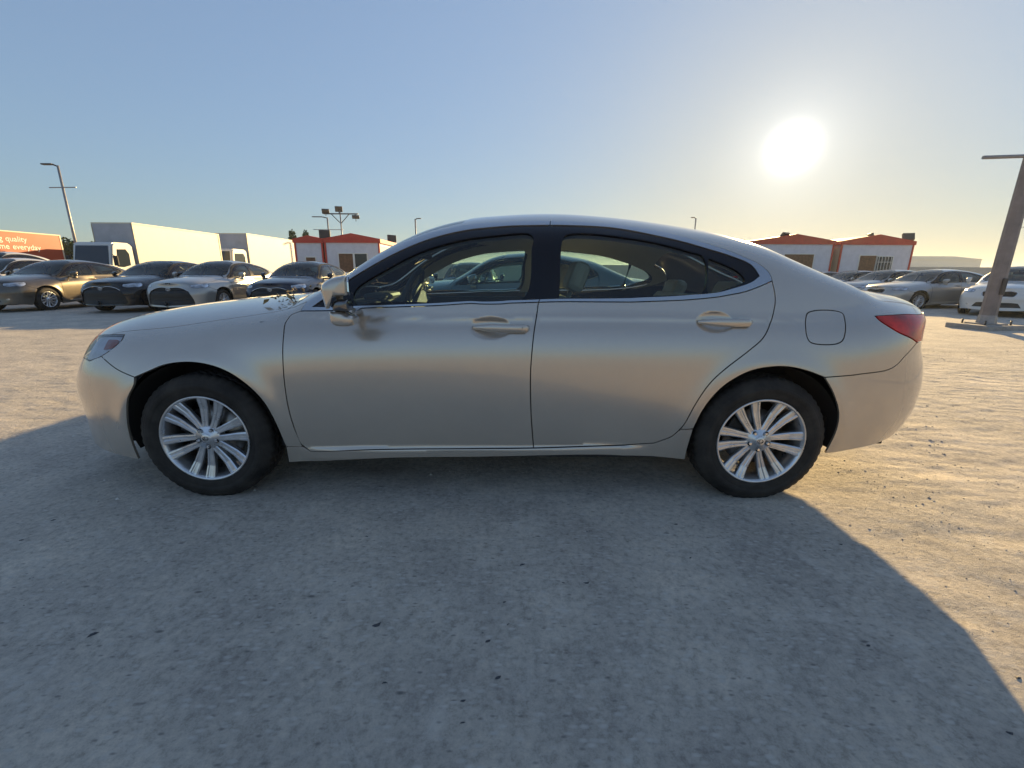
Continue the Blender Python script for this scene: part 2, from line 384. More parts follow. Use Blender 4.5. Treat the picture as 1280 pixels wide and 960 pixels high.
CV=dict(
 seam=[(0.5135, 0.9955), (0.5784, 1.0332), (0.6411, 1.0671), (0.7311, 1.1225), (0.8155, 1.1881), (0.9123, 1.2536), (1.021, 1.3053), (1.1274, 1.3431), (1.2392, 1.3708), (1.4062, 1.3953), (1.5704, 1.4045), (1.7516, 1.4086), (1.8569, 1.4062), (2.0796, 1.393), (2.2949, 1.3614), (2.5375, 1.2927), (2.6948, 1.2334), (2.7846, 1.189), (2.8236, 1.1487), (2.8321, 1.1125)],
 belt=[(0.4965, 0.9509), (0.6538, 0.9572), (0.7722, 0.9677), (1.0077, 0.9799), (1.1835, 0.9871), (1.3962, 0.996), (1.5508, 1.0013), (1.6786, 1.0056), (1.7717, 1.0083), (2.0167, 1.0088), (2.2459, 1.0132), (2.4056, 1.0208), (2.5076, 1.03), (2.6673, 1.0551), (2.7755, 1.0895), (2.8321, 1.1125)],
 inb=[(0.5604, 0.9729), (0.6524, 0.9742), (0.7716, 0.9816), (1.0073, 0.9919), (1.1832, 1.0001), (1.396, 1.0086), (1.6049, 1.0168), (1.6864, 1.0202), (1.7719, 1.0232), (2.0171, 1.026), (2.1455, 1.0298), (2.3285, 1.0384), (2.4969, 1.0505), (2.6128, 1.0718), (2.7243, 1.1063), (2.769, 1.135)],
 int_=[(0.5604, 0.9729), (0.6276, 1.0199), (0.6734, 1.0566), (0.7553, 1.115), (0.8289, 1.16), (0.9295, 1.2174), (1.1377, 1.3085), (1.2988, 1.3498), (1.4626, 1.3707), (1.6818, 1.3814), (1.7461, 1.3827), (1.8146, 1.3824), (2.0718, 1.3712), (2.2818, 1.3318), (2.4872, 1.2784), (2.6367, 1.2316), (2.7373, 1.1859), (2.769, 1.135)],
 bsplit=[(1.7516, 1.4086), (1.7461, 1.3827), (1.6864, 1.0202), (1.6786, 1.0056)],
 gl1=[(0.7837, 0.9833), (0.7684, 1.0355), (0.7859, 1.0697), (0.9363, 1.1642), (1.0595, 1.2308), (1.1453, 1.2647), (1.3476, 1.3159), (1.5494, 1.3399), (1.6347, 1.3403), (1.6583, 1.3195), (1.6489, 1.2551), (1.601, 1.0183)],
 gl2=[(1.7777, 1.024), (1.8006, 1.3041), (1.8211, 1.3332), (1.867, 1.343), (1.9572, 1.343), (2.1579, 1.3196), (2.3052, 1.292), (2.4371, 1.2548), (2.501, 1.2316), (2.4773, 1.0493), (2.3285, 1.0399), (2.1455, 1.0313)],
 gl3=[(2.5258, 1.224), (2.5989, 1.1934), (2.6697, 1.1554), (2.6974, 1.1194), (2.6788, 1.0966), (2.6049, 1.0736), (2.5068, 1.0521)],
 dfront=[(0.4965, 0.9509), (0.4533, 0.9353), (0.4386, 0.9016), (0.4494, 0.8409), (0.4519, 0.742), (0.4493, 0.6235), (0.4517, 0.5096), (0.4639, 0.3885), (0.4816, 0.2883), (0.5232, 0.2523)],
 dmid=[(1.6786, 1.0056), (1.6707, 0.9492), (1.6548, 0.8544), (1.6427, 0.7035), (1.6421, 0.6206), (1.649, 0.4555), (1.665, 0.2785)],
 drear=[(2.8321, 1.1125), (2.8403, 1.0345), (2.8327, 0.9841), (2.8101, 0.9247), (2.7572, 0.846), (2.6873, 0.7874), (2.5906, 0.7114), (2.5082, 0.6271), (2.4501, 0.5231), (2.4106, 0.4203), (2.3938, 0.3908), (2.3577, 0.3451), (2.2764, 0.3062)],
 dbot=[(0.5232, 0.2523), (0.8653, 0.2653), (1.2286, 0.2717), (1.665, 0.2785), (2.0039, 0.2904), (2.2764, 0.3062)],
 rtopl=[(0.402, 0.2783), (0.4851, 0.2767)],
 rtopr=[(2.3938, 0.3908), (2.4596, 0.3933)],
 rbot=[(0.3883, 0.1756), (0.8588, 0.2114), (1.3908, 0.2249), (2.0473, 0.2402), (2.3019, 0.2234), (2.4553, 0.2062)],
 arf=[(0.3883, 0.1756), (0.402, 0.2783), (0.3983, 0.3028), (0.385, 0.4051), (0.3442, 0.5236), (0.2822, 0.604), (0.1932, 0.6717), (0.0972, 0.7065), (-0.0146, 0.7177), (-0.1266, 0.7029), (-0.2137, 0.6681), (-0.2803, 0.6098), (-0.3272, 0.5368), (-0.3533, 0.4646), (-0.3859, 0.3376), (-0.4085, 0.1778)],
 arr=[(2.4553, 0.2062), (2.4524, 0.2751), (2.4596, 0.3933), (2.4903, 0.4909), (2.5359, 0.5719), (2.6066, 0.6425), (2.7009, 0.6939), (2.7995, 0.7132), (2.8803, 0.7133), (2.9735, 0.6944), (3.0612, 0.6531), (3.123, 0.5811), (3.1731, 0.4749), (3.1863, 0.3702), (3.1788, 0.2438)],
 fseam=[(-0.5185, 0.7272), (-0.3873, 0.6723), (-0.2782, 0.6419)],
 rseam=[(3.0661, 0.6619), (3.2397, 0.6737), (3.4154, 0.6997), (3.5047, 0.7592), (3.597, 0.8129)],
 flow=[(-0.74, 0.215), (-0.62, 0.203), (-0.5, 0.19), (-0.4085, 0.1778)],
 rlow=[(3.1788, 0.2438), (3.3225, 0.2653), (3.4928, 0.2889), (3.6811, 0.3208)],
 hl=[(-0.7697, 0.7988), (-0.5638, 0.8208), (-0.4446, 0.8259), (-0.4303, 0.7995), (-0.4644, 0.7607), (-0.5192, 0.7272), (-0.6177, 0.6985)],
 tl=[(3.6743, 0.9476), (3.4574, 0.9528), (3.3388, 0.9477), (3.3498, 0.9265), (3.4276, 0.879), (3.6059, 0.8162)],
 flap=[(2.9853, 0.9282), (3.0008, 0.9576), (3.0362, 0.9702), (3.1517, 0.9699), (3.1853, 0.9592), (3.1824, 0.9287), (3.1609, 0.864), (3.1458, 0.8346), (3.1141, 0.8197), (3.0165, 0.8194), (2.9856, 0.8304), (2.9735, 0.8632)],
)

# ------------------------------------------------------------------ car body surface
def cat_rom(P, step, keep_ends=True):
    P = np.asarray(P, float)
    if len(P) < 3:
        n = max(1, int(round(np.linalg.norm(P[-1]-P[0])/step))); t = np.linspace(0, 1, n+1)[:, None]; return P[0]*(1-t)+P[-1]*t
    Q = np.vstack([2*P[0]-P[1], P, 2*P[-1]-P[-2]]); out = []
    for i in range(1, len(Q)-2):
        p0, p1, p2, p3 = Q[i-1:i+3]
        # centripetal
        d1, d2, d3 = [max(np.linalg.norm(b-a)**.5, 1e-5) for a, b in ((p0, p1), (p1, p2), (p2, p3))]
        m1 = (p1-p0)/d1-(p2-p0)/(d1+d2)+(p2-p1)/d2; m2 = (p2-p1)/d2-(p3-p1)/(d2+d3)+(p3-p2)/d3
        m1 *= d2; m2 *= d2
        n = max(1, int(round(d2*d2/step)))
        for k in range(n):
            t = k/n; out.append((2*t**3-3*t*t+1)*p1+(t**3-2*t*t+t)*m1+(-2*t**3+3*t*t)*p2+(t**3-t*t)*m2)
    out.append(P[-1]); return np.array(out)
def inset(P, g):
    """P closed ccw polygon; moves the outline inward by g"""
    a = np.roll(P, 1, 0); b = np.roll(P, -1, 0)
    d1 = P-a; d2 = b-P; d1 /= np.linalg.norm(d1, axis=1)[:, None]+1e-9; d2 /= np.linalg.norm(d2, axis=1)[:, None]+1e-9
    n1 = np.stack([-d1[:, 1], d1[:, 0]], 1); n2 = np.stack([-d2[:, 1], d2[:, 0]], 1)
    m = n1+n2; l = (m**2).sum(1)[:, None]; m = np.where(l > .3, m*2/np.maximum(l, .3), n1)
    return P+m*g
def area(P):
    x, y = P[:, 0], P[:, 1]; return .5*np.sum(x*np.roll(y, -1)-np.roll(x, -1)*y)
def inside(P, Q):
    """Q points inside closed polygon P"""
    x, y = Q[:, 0], Q[:, 1]; r = np.zeros(len(Q), bool); a = P; b = np.roll(P, -1, 0)
    for (x1, y1), (x2, y2) in zip(a, b):
        if y1 == y2: continue
        c = ((y1 > y) != (y2 > y)) & (x < (x2-x1)*(y-y1)/(y2-y1)+x1); r ^= c
    return r
def bdist(P, Q):
    d = np.full(len(Q), 9e9); b = np.roll(P, -1, 0)
    for p, q in zip(P, b):
        e = q-p; L = max((e*e).sum(), 1e-12); t = np.clip(((Q-p)@e)/L, 0, 1); d = np.minimum(d, ((Q-p-t[:, None]*e)**2).sum(1))
    return np.sqrt(d)
class Body(Car):
    VS = 1.75
    def uv(s, xi, sp): return np.stack([np.asarray(xi)*s.Lx, np.asarray(sp)*s.VS], 1)
    def xz(s, pts):
        a = np.array(pts, float); xi, sp = s.xz2d(a[:, 0], a[:, 1]); return s.uv(xi, sp)
    def xw(s, pts):
        out = []
        for x, w in pts:
            xi = float(s.unwarp(np.array(x))); fi = xi*(s.NX-1); i = min(int(fi), s.NX-2); t = fi-i
            col = s.Ty[i]*(1-t)+s.Ty[i+1]*t; c = col[::-1]; k = int(np.argmax(c > w)) if (c > w).any() else len(c)-1
            if w <= 0: out.append((xi, 1.)); continue
            k = max(k, 1); f = (w-c[k-1])/max(c[k]-c[k-1], 1e-9); out.append((xi, 1-(k-1+f)/(s.NS-1)))
        a = np.array(out); return s.uv(a[:, 0], a[:, 1])
    def wz(s, pts, end='f'):
        out = []
        for w, z in pts:
            if end == 'f': X = s.xa+(np.linspace(0, 1, 1500)**2)*1.0
            else: X = s.xb-(np.linspace(0, 1, 1500)**2)*1.0
            ok = np.maximum(s.f_zt(X), s.f_zg(X)) > z+.002
            Yv = np.where(ok, s.Y(X, np.full(1500, z)), 0)
            k = int(np.argmax(Yv > w)) if w > 0 else (int(np.argmax(ok)) if not ok[0] else 0)
            x = X[k]
            if w > 0 and k > 0 and ok[k-1]:
                f = (w-Yv[k-1])/max(Yv[k]-Yv[k-1], 1e-9); x = X[k-1]+f*(X[k]-X[k-1])
            if w <= 0:
                if ok[0]: xi = 0. if end == 'f' else 1.; 
                else: xi = float(s.unwarp(np.array(x)))
            else: xi = float(s.unwarp(np.array(x)))
            _, sp = s.xz2d(np.array([s.warp(np.array(xi))]), np.array([z])); out.append((xi, float(sp[0])))
        a = np.array(out); return s.uv(a[:, 0], a[:, 1])
    def P3(s, UV, off=0.):
        xi = UV[:, 0]/s.Lx; sp = UV[:, 1]/s.VS; p = s.pos(xi, sp)
        e = .0035
        a = s.pos(np.clip(xi+e/s.Lx, 0, 1), sp)-s.pos(np.clip(xi-e/s.Lx, 0, 1), sp)
        b = s.pos(xi, np.clip(sp+e/s.VS, 0, 1))-s.pos(xi, np.clip(sp-e/s.VS, 0, 1))
        n = np.cross(a, b); n /= np.linalg.norm(n, axis=1)[:, None]+1e-12
        # points on the centre line have no sideways normal
        n[:, 1] = np.where(p[:, 1] < 1e-4, 0, n[:, 1]); n *= -1
        flip = (n[:, 1] < -1e-3) & (p[:, 1] > .02); n[flip] *= -1
        c = (p[:, 1] <= .02); up = np.where(p[:, 2] > .7, n[:, 2] < 0, np.where(p[:, 0] < 1, n[:, 0] > 0, n[:, 0] < 0)) & c
        n[up] *= -1; n /= np.linalg.norm(n, axis=1)[:, None]+1e-12
        return p+n*off if np.isscalar(off) else p+n*off[:, None], n
    def outline(s, segs, step):
        pts = []
        for g in segs:
            q = cat_rom(g, step)
            if pts and np.linalg.norm(pts[-1]-q[0]) < step*.5: q = q[1:]
            pts += list(q)
        if np.linalg.norm(pts[0]-pts[-1]) < step*.5: pts = pts[:-1]
        P = np.array(pts)
        return P if area(P) > 0 else P[::-1]
    def panel(s, name, segs, m, parent, side='near', step=.02, gap=.0027, off=0., thick=.012, holes=(), fine=(), inner=False):
        O = s.outline(segs, step); um, vm = s.Lx, s.VS
        I = inset(O, gap)
        for k in range(len(O)):
            if O[k, 1] > vm-1e-3: I[k, 1] = vm
            if O[k, 0] < 1e-3: I[k, 0] = 0
            if O[k, 0] > um-1e-3: I[k, 0] = um
        O = np.clip(I, 0, [um, vm]); H = []
        for h in holes:
            hp = s.outline(h, step) if not isinstance(h, np.ndarray) else h
            H.append(inset(hp, -gap))
        lo, hi = O.min(0), O.max(0)
        gx, gy = np.meshgrid(np.arange(lo[0], hi[0], step), np.arange(lo[1], hi[1], step*.87)); gx = gx + (np.arange(gx.shape[0]) % 2)[:, None]*step/2
        G = np.stack([gx.ravel(), gy.ravel()], 1)
        if len(G): 
            k = inside(O, G) & (bdist(O, G) > step*.45)
            for h in H: k &= ~inside(h, G) & (bdist(h, G) > step*.45)
            for (cx, cy, rx, ry, st) in fine: k &= ((G[:, 0]-cx)/rx)**2+((G[:, 1]-cy)/ry)**2 > 1
            G = G[k]
        for (cx, cy, rx, ry, st) in fine:
            fx, fy = np.meshgrid(np.arange(cx-rx, cx+rx, st), np.arange(cy-ry, cy+ry, st)); F = np.stack([fx.ravel(), fy.ravel()], 1)
            k = (((F[:, 0]-cx)/rx)**2+((F[:, 1]-cy)/ry)**2 < 1) & inside(O, F) & (bdist(O, F) > st*.6); G = np.vstack([G, F[k]])
        loops = [O]+H; V = np.vstack(loops+[G]); E = []; b = 0
        for L in loops:
            n = len(L); E += [(b+i, b+(i+1) % n) for i in range(n)]; b += n
        r = delaunay_2d_cdt([Vector(v) for v in V], E, [], 0, 1e-7)
        NV = np.array([tuple(v) for v in r[0]]); T = np.array([f for f in r[2] if len(f) == 3])
        C = NV[T].mean(1); k = inside(O, C)
        for h in H: k &= ~inside(h, C)
        T = T[k]; used = np.unique(T); mp = -np.ones(len(NV), int); mp[used] = np.arange(len(used)); NV = NV[used]; T = mp[T]
        P, Nn = s.P3(NV, off)
        if inner: Nn = -Nn
        # boundary edges
        ed = {}
        for t in T:
            for i in range(3):
                a, b2 = int(t[i]), int(t[(i+1) % 3]); ed[(a, b2)] = ed.get((a, b2), 0)+1
        be = [(a, b2) for (a, b2) in ed if (b2, a) not in ed]
        cl = P[:, 1] < 2e-3
        be = [(a, b2) for a, b2 in be if not (cl[a] and cl[b2])]
        verts = [P]; norms = [Nn]; faces = [T]; base = len(P); ff = []
        if thick and be:
            bi = sorted({i for e in be for i in e}); ix = {v: i for i, v in enumerate(bi)}
            A = P[bi]; B = P[bi]-Nn[bi]*thick; cent = {}
            tn = np.zeros((len(bi), 3))
            for a, b2 in be:
                d = P[b2]-P[a]; o = np.cross(d, Nn[a]); o /= np.linalg.norm(o)+1e-9; tn[ix[a]] += o; tn[ix[b2]] += o
            tn /= np.linalg.norm(tn, axis=1)[:, None]+1e-9
            verts += [A, B]; norms += [tn, tn]; nb = len(bi)
            for a, b2 in be: ff.append((base+ix[a], base+nb+ix[a], base+nb+ix[b2], base+ix[b2]))
        V3 = np.vstack(verts); N3 = np.vstack(norms); F = [tuple(int(i) for i in t) for t in T]+ff
        def orient(V3, F, N3):
            out = []
            for f in F:
                a, b2, c = V3[f[0]], V3[f[1]], V3[f[2]]; n = np.cross(b2-a, c-a)
                out.append(f if n@N3[f[0]] >= 0 else f[::-1])
            return out
        def mk(mirror):
            v = V3.copy(); n = N3.copy()
            v[:, 1] *= (1 if mirror else -1); n[:, 1] *= (1 if mirror else -1)
            return v, n
        if side == 'both':
            v1, n1 = mk(False); v2, n2 = mk(True); c = V3[:, 1] < 2e-3
            v1[c, 1] = 0; n1[c, 1] = 0
            # share centre vertices
            idx = np.arange(len(v1))+len(v1); keep = ~c; newi = np.where(c, np.arange(len(v1)), 0); newi[keep] = len(v1)+np.arange(keep.sum())
            VV = np.vstack([v1, v2[keep]]); NN = np.vstack([n1, n2[keep]]); FF = F+[tuple(int(newi[i]) for i in f) for f in F]
        else:
            VV, NN = mk(side == 'far'); FF = F
        FF = orient(VV, FF, NN)
        me = bpy.data.meshes.new(name); me.from_pydata(VV.tolist(), [], FF); me.materials.append(m)
        me.polygons.foreach_set('use_smooth', [True]*len(me.polygons)); NN = NN/(np.linalg.norm(NN, axis=1)[:, None]+1e-12)
        me.normals_split_custom_set_from_vertices(NN.tolist()); me.update()
        return link(name, me, parent)

CURVE = CV
def rev(a): return a[::-1]
def circ(cx, cy, rx, ry, n=28): t = np.linspace(0, 2*PI, n, endpoint=False); return np.stack([cx+rx*np.cos(t), cy+ry*np.sin(t)], 1)

def wheel(parent, loc, out, M, n_pairs=6, phase=56, R=.334, rr=.228, wdt=.215, lo=False, steer=0, squash=0.0, hubcap=False):
    """out=-1 for the near side (local -Y is outward)"""
    w = empty('wheel', loc); w.parent = parent; w.rotation_euler = (0, 0, (PI if out > 0 else 0)+steer)
    h = wdt/2; n = 40 if lo else 150
    prof = [(rr-.006, -h+.022), (rr+.004, -h+.012), (rr+.012, -h+.014), (rr+.028, -h+.003), (rr+.030, -h+.0045), (rr+.034, -h+.0015), (rr+.055, -h-.002), (R-.046, -h+.001), (R-.043, -h+.0035), (R-.040, -h+.003), (R-.036, -h+.006), (R-.020, -h+.016), (R-.008, -h+.026), (R-.002, -h+.036),
            (R, -h+.050), (R, -h+.066), (R-.008, -h+.068), (R-.008, -h+.076), (R, -h+.078), (R+.001, -.006), (R-.008, -.004), (R-.008, .004), (R+.001, .006), (R, h-.078), (R-.008, h-.076), (R-.008, h-.068), (R, h-.066), (R, h-.050), (R-.008, h-.026), (R-.022, h-.012), (rr+.05, h), (rr, h-.02)]
    def rf(r, j, k):
        if lo: return r
        if r > R-.003 and (k % 3 == 0): return r-.007
        if R-.022 < r < R-.003 and j < 14 and (k % 3 == 0): return r-.004
        return r
    MB().lathe(prof, n, rfun=rf).build('tyre', M['tyre'], w)
    rm = MB()
    n2 = 32 if lo else 80
    rm.lathe([(rr-.004, -h+.024), (rr-.001, -h+.013), (rr-.006, -h+.0105), (rr-.012, -h+.014), (rr-.017, -h+.024), (rr-.024, -h+.05), (rr-.028, h-.03), (rr, h-.02)], n2)
    fz = -h+.030     # face plane
    hubr = .066
    if hubcap:
        rm.lathe([(0, fz-.012), (.05, fz-.012), (.09, fz-.004), (.095, fz+.004)], 32)
    else: rm.lathe([(0.0, fz-.004), (.028, fz-.004), (.030, fz), (.058, fz+.002), (hubr, fz+.012), (hubr, fz+.05)], 40)
    for i in range(n_pairs*2):
        pr, sgn = divmod(i, 2); a0 = math.radians(phase+pr*360/n_pairs); sgn = -1 if sgn == 0 else 1
        # spoke from hub to lip, partner slightly diverging
        t = Vector((math.cos(a0), 0, math.sin(a0))); q = Vector((-math.sin(a0), 0, math.cos(a0)))
        dv = .5*360/n_pairs*.335
        a1 = a0+math.radians(dv)*sgn*1.15
        e1 = Vector((math.cos(a1), 0, math.sin(a1)))*(rr-.004)
        s0 = t*.045+q*sgn*.017
        d = (e1-s0); L = d.length; d.normalize(); nn = Vector((0, 1, 0)).cross(d)
        secs = []
        for f, wv, y0, dp in ((0, .015, fz+.003, .03), (.25, .0165, fz+.005, .026), (.6, .0205, fz+.003, .024), (.90, .0245, fz-.011, .024), (1., .0255, fz-.0175, .02)):
            c = s0+d*L*f
            # cross section: ridge top with groove
            secs.append([c-nn*wv+Vector((0, y0+dp, 0)), c-nn*wv+Vector((0, y0+.004, 0)), c-nn*wv*.72+Vector((0, y0, 0)), c-nn*wv*.15+Vector((0, y0+.0005, 0)), c+nn*wv*.05+Vector((0, y0+.0045, 0)), c+nn*wv*.35+Vector((0, y0+.0045, 0)), c+nn*wv*.5+Vector((0, y0, 0)), c+nn*wv*.85+Vector((0, y0+.001, 0)), c+nn*wv+Vector((0, y0+.006, 0)), c+nn*wv+Vector((0, y0+dp, 0))])
        m = len(secs[0]); vs = [v for sct in secs for v in sct]
        if sgn > 0: pass
        fs = [(j*m+k, j*m+k+1, (j+1)*m+k+1, (j+1)*m+k) for j in range(len(secs)-1) for k in range(m-1)]
        rm.add(vs, fs, False)
    rim = rm.build('rim', M['alloy'], w)
    if not lo:
        # brake disc and lug nuts
        MB().lathe([(.06, -h+.10), (.152, -h+.10), (.152, -h+.125), (.06, -h+.125)], 48).build('brake_disc', M['disc'], w)
        MB().box(-.16, -.07, -h+.075, -h+.15, -.06, .06, .012, rot=Matrix.Rotation(.5, 3, 'Y')).build('brake_caliper', M['dark'], w)
        for k in range(5):
            a = math.radians(-90+72*k); c = (math.cos(a)*.048, 0, math.sin(a)*.048)
            MB().lathe([(.0125, fz-.0005), (.0125, fz+.0015), (.0, fz+.0016)], 20, c=c).build('lug_recess', M['dark'], rim)
            MB().lathe([(0, fz-.006), (.007, fz-.006), (.009, fz-.002), (.009, fz+.001)], 6, c=c, smooth=False).build('lug_nut', M['chrome'], rim)
        cap = MB(); cap.lathe([(0, fz-.010), (.022, fz-.009), (.026, fz-.006), (.027, fz)], 32); capo = cap.build('centre_cap', M['alloy'], rim)
        e = MB(); pts = [(.014*math.cos(t), fz-.0105, .0105*math.sin(t)) for t in np.linspace(0, 2*PI, 25)]; e.tube(pts, .0011, 6)
        e.tube([(-.003, fz-.0107, .009), (-.006, fz-.0107, -.003), (.011, fz-.0107, -.003)], .0011, 6); 
        em = e.mesh('emblem', M['dark']); eo = link('emblem', em, w)
    else:
        MB().lathe([(0, -h+.09), (rr-.02, -h+.09)], 24).build('brake_disc', M['dark'], w)
    return w

def make_car(name, label, M, lo=False, front='plain', hero=False, loc=(0, 0, 0), rz=0., group=None, cat='car'):
    st = .07 if lo else .021
    kw = dict(KW)
    if hero: kw['handles'] = [(1.448, .886, .100, .054, .020), (2.530, .917, .094, .051, .020)]
    else: kw['handles'] = []
    B = Body(**kw); c = {k: B.xz(v) for k, v in CV.items()}
    root = empty(name, loc, rz, label, cat, group)
    X, XW, WZ = B.xz, B.xw, B.wz
    join = lambda *a: np.vstack(a)
    P = M['paint']; th = 0 if lo else .012
    def pan(n, segs, m, side='near', **k):
        k.setdefault('step', st); k.setdefault('thick', th)
        if lo: k['gap'] = k.get('gap', .0022)*2.2
        if side == 'two':
            return [B.panel(n, segs, m, root, sd, **k) for sd in ('near', 'far')]
        return B.panel(n, segs, m, root, side, **k)
    # --- shared edges
    hoodside = XW([(-.50, .70), (-.2, .715), (.1, .71), (.40, .70)])
    cowl = XW([(.40, .70), (.46, .60), (.42, .3), (.40, 0)])
    hoodfront = join(np.array([[0, B.VS]]), XW([(-.955, .12), (-.92, .25), (-.87, .37)]), WZ([(.52, .786)]))
    hlA = join(WZ([(.52, .786)]), c['hl'][:2]); hlB = c['hl'][1:3]; hlC = c['hl'][2:]; hlD = join(c['hl'][-1:], WZ([(.60, .70), (.52, .735), (.52, .786)]))
    wbase = XW([(.43, 0), (.45, .3), (.50, .60)]); wside = XW([(.50, .60), (.585, .665), (.70, .65), (.85, .60), (1.05, .545), (1.28, .49)]); wtop = XW([(1.28, .49), (1.33, .3), (1.35, 0)])
    btop = XW([(2.78, 0), (2.77, .3), (2.72, .485)]); bside = XW([(2.72, .485), (2.95, .525), (3.2, .555), (3.40, .56)]); bbase = XW([(3.40, .56), (3.45, .3), (3.47, 0)])
    tside = XW([(3.40, .56), (3.55, .62), (3.655, .655)])
    tltop = c['tl'][:3]; tlbot = c['tl'][2:]
    tcorner = c['tl'][:1]
    # hood
    pan('hood', [hoodfront, hlA, join(c['hl'][1:2], hoodside), cowl, join(cowl[-1:], hoodfront[:1])], P, 'both', gap=.0012)
    # windscreen cowl strip
    pan('cowl_panel', [cowl, join(cowl[-1:], wbase[:1]), wbase, join(wbase[-1:], cowl[:1])], M['black'], 'both', off=-.006)
    # fender
    arf = c['arf']; arr = c['arr']
    iF = 11
    fend = [join(c['hl'][1:2], hoodside), join(hoodside[-1:], c['seam'][:1]), join(c['seam'][:1], c['belt'][:1]), c['dfront'][:9], join(c['dfront'][8:9], c['rtopl'][::-1]), join(arf[1:iF], c['fseam'][-1:]), rev(c['fseam']), rev(c['hl'][2:6]), rev(c['hl'][1:3])]
    pan('front_fender', fend, P, 'two')
    # body shell: roof, pillars and rear quarters
    shell = [join(c['seam'][:1], hoodside[-1:]), join(hoodside[-1:], wbase[-1:]), wside, wtop, join(wtop[-1:], btop[:1]), btop, bside, tside, join(tside[-1:], X([(3.62, .9487)])), rev(join(X([(3.3388, .9477), (3.4574, .9528), (3.62, .9487)]))), tlbot, join(tlbot[-1:], c['rseam'][-1:]), rev(c['rseam']), join(c['rseam'][:1], rev(arr[2:10])), join(arr[2:3], c['rtopr'][:1]), rev(c['drear'][:11]), rev(c['seam'])]
    flap = [join(c['flap'], c['flap'][:1])]
    pan('body_shell', shell, P, 'both', holes=[] if lo else [B.outline(flap, .012)])
    if not lo: pan('fuel_flap', flap, P, 'near', step=.015)
    # doors
    fb, rb = c['belt'][:8], c['belt'][7:]
    dfo = c['dfront']; di = 3; mid = c['dmid']
    def fn(hd):
        q = X([(hd[0], hd[1])])[0]; return [(q[0], q[1], .125, .075, .0075)]
    h1 = fn((1.448, .886)) if hero else []; h2 = fn((2.53, .917)) if hero else []
    pan('front_door', [fb, mid, rev(c['dbot'][:4]), rev(dfo)], P, 'near', fine=h1); pan('front_door', [fb, mid, rev(c['dbot'][:4]), rev(dfo)], P, 'far')
    rd = [rb, c['drear'], rev(c['dbot'][3:]), rev(mid)]
    pan('rear_door', rd, P, 'near', fine=h2); pan('rear_door', rd, P, 'far')
    # rocker
    rk = [c['rtopl'], join(c['rtopl'][-1:], c['dbot'][:1]), c['dbot'], join(c['dbot'][-1:], rev(c['drear'][10:12])), join(c['drear'][10:11], c['rtopr']), join(c['rtopr'][-1:], arr[1:2], c['rbot'][-1:]), rev(c['rbot']), join(c['rbot'][:1], c['rtopl'][:1])]
    rk = [g for g in rk if len(g) > 1]
    pan('rocker_panel', rk, P, 'two', thick=.02, step=min(st, .014) if hero else st)
    # bumpers
    if front == 'plain':
        li = WZ([(0, .42), (.42, .42), (.50, .29), (0, .28)]); pan('lower_intake', [li[0:2], li[1:3], li[2:4], np.vstack([li[3:], li[:1]])], M['grille'], 'both', off=.002, thick=.0)
        for sg in (1,):
            pan('fog_lamp', [circ(*WZ([(.62, .36)])[0], .04, .035, 14), circ(*WZ([(.62, .36)])[0], .04, .035, 14)[[-1, 0]]], M['lens'], 'two', off=.003, thick=0, gap=0)
    gr = {'plain': [(0, .72), (.34, .71), (.30, .60), (0, .59)],
          'wide': [(0, .70), (.36, .69), (.50, .62), (.60, .40), (.62, .27), (0, .24)],
          'low': [(0, .60), (.25, .60), (.30, .55), (.46, .40), (.50, .25), (0, .24)]}[front]
    g = WZ(gr)
    fbp = [join(np.array([[0, B.VS]]), g[:1])]+[g[k:k+2] for k in range(len(g)-1)] + [join(g[-1:], WZ([(0, .20)])), WZ([(0, .20), (.3, .205), (.6, .22)]), join(WZ([(.6, .22)]), c['flow'][:1]), c['flow'], join(rev(arf[iF:]), c['fseam'][-1:]), rev(c['fseam']), c['hl'][5:7], hlD, rev(hoodfront)]
    pan('front_bumper', fbp, P, 'both', thick=.012)
    pan('grille', [g[i:i+2] for i in range(len(g)-1)]+[join(g[-1:], g[:1])], M['grille'], 'both', off=-.02, thick=.0)
    for z in np.linspace(gr[-1][1]+.05, gr[0][1]-.05, 5):
        wmax = np.interp(z, [q[1] for q in gr[1:]][::-1], [q[0] for q in gr[1:]][::-1])-.03
        ws = np.linspace(0.004, max(wmax, .02), 7); q3, _ = B.P3(WZ([(w_, z) for w_ in ws]), -.012)
        pts = [(a, -b, zz) for a, b, zz in q3[::-1]]+[(a, b, zz) for a, b, zz in q3]; lm = MB(); lm.tube(pts, .006, 6, ell=(1, .7)); lm.build('grille_bar', M['gbar'], root)
    if True:   # grille surround and badge
        q3, _ = B.P3(cat_rom(g[:3] if front == 'wide' else g[:len(g)], .05), .004); sr = MB()
        pts = [(a, -b, zz) for a, b, zz in q3]; sr.tube(pts, .009, 6); sr.tube([(a, -b, zz) for a, b, zz in pts], .009, 6); sr.build('grille_surround', M['chrome'], root)
        q3, _ = B.P3(WZ([(0.001, (.66 if front != 'low' else .70))]), .012); bx, _, bz = q3[0]
        bd = MB()
        for rx, rz_, dz in ((.058, .040, 0), (.022, .036, 0), (.045, .014, .022)):
            bd.tube([(bx, rx*math.cos(t), bz+dz+rz_*math.sin(t)) for t in np.linspace(0, 2*PI, 25)], .0045, 6)
        if front != 'plain': bd.build('emblem', M['chrome'], root)
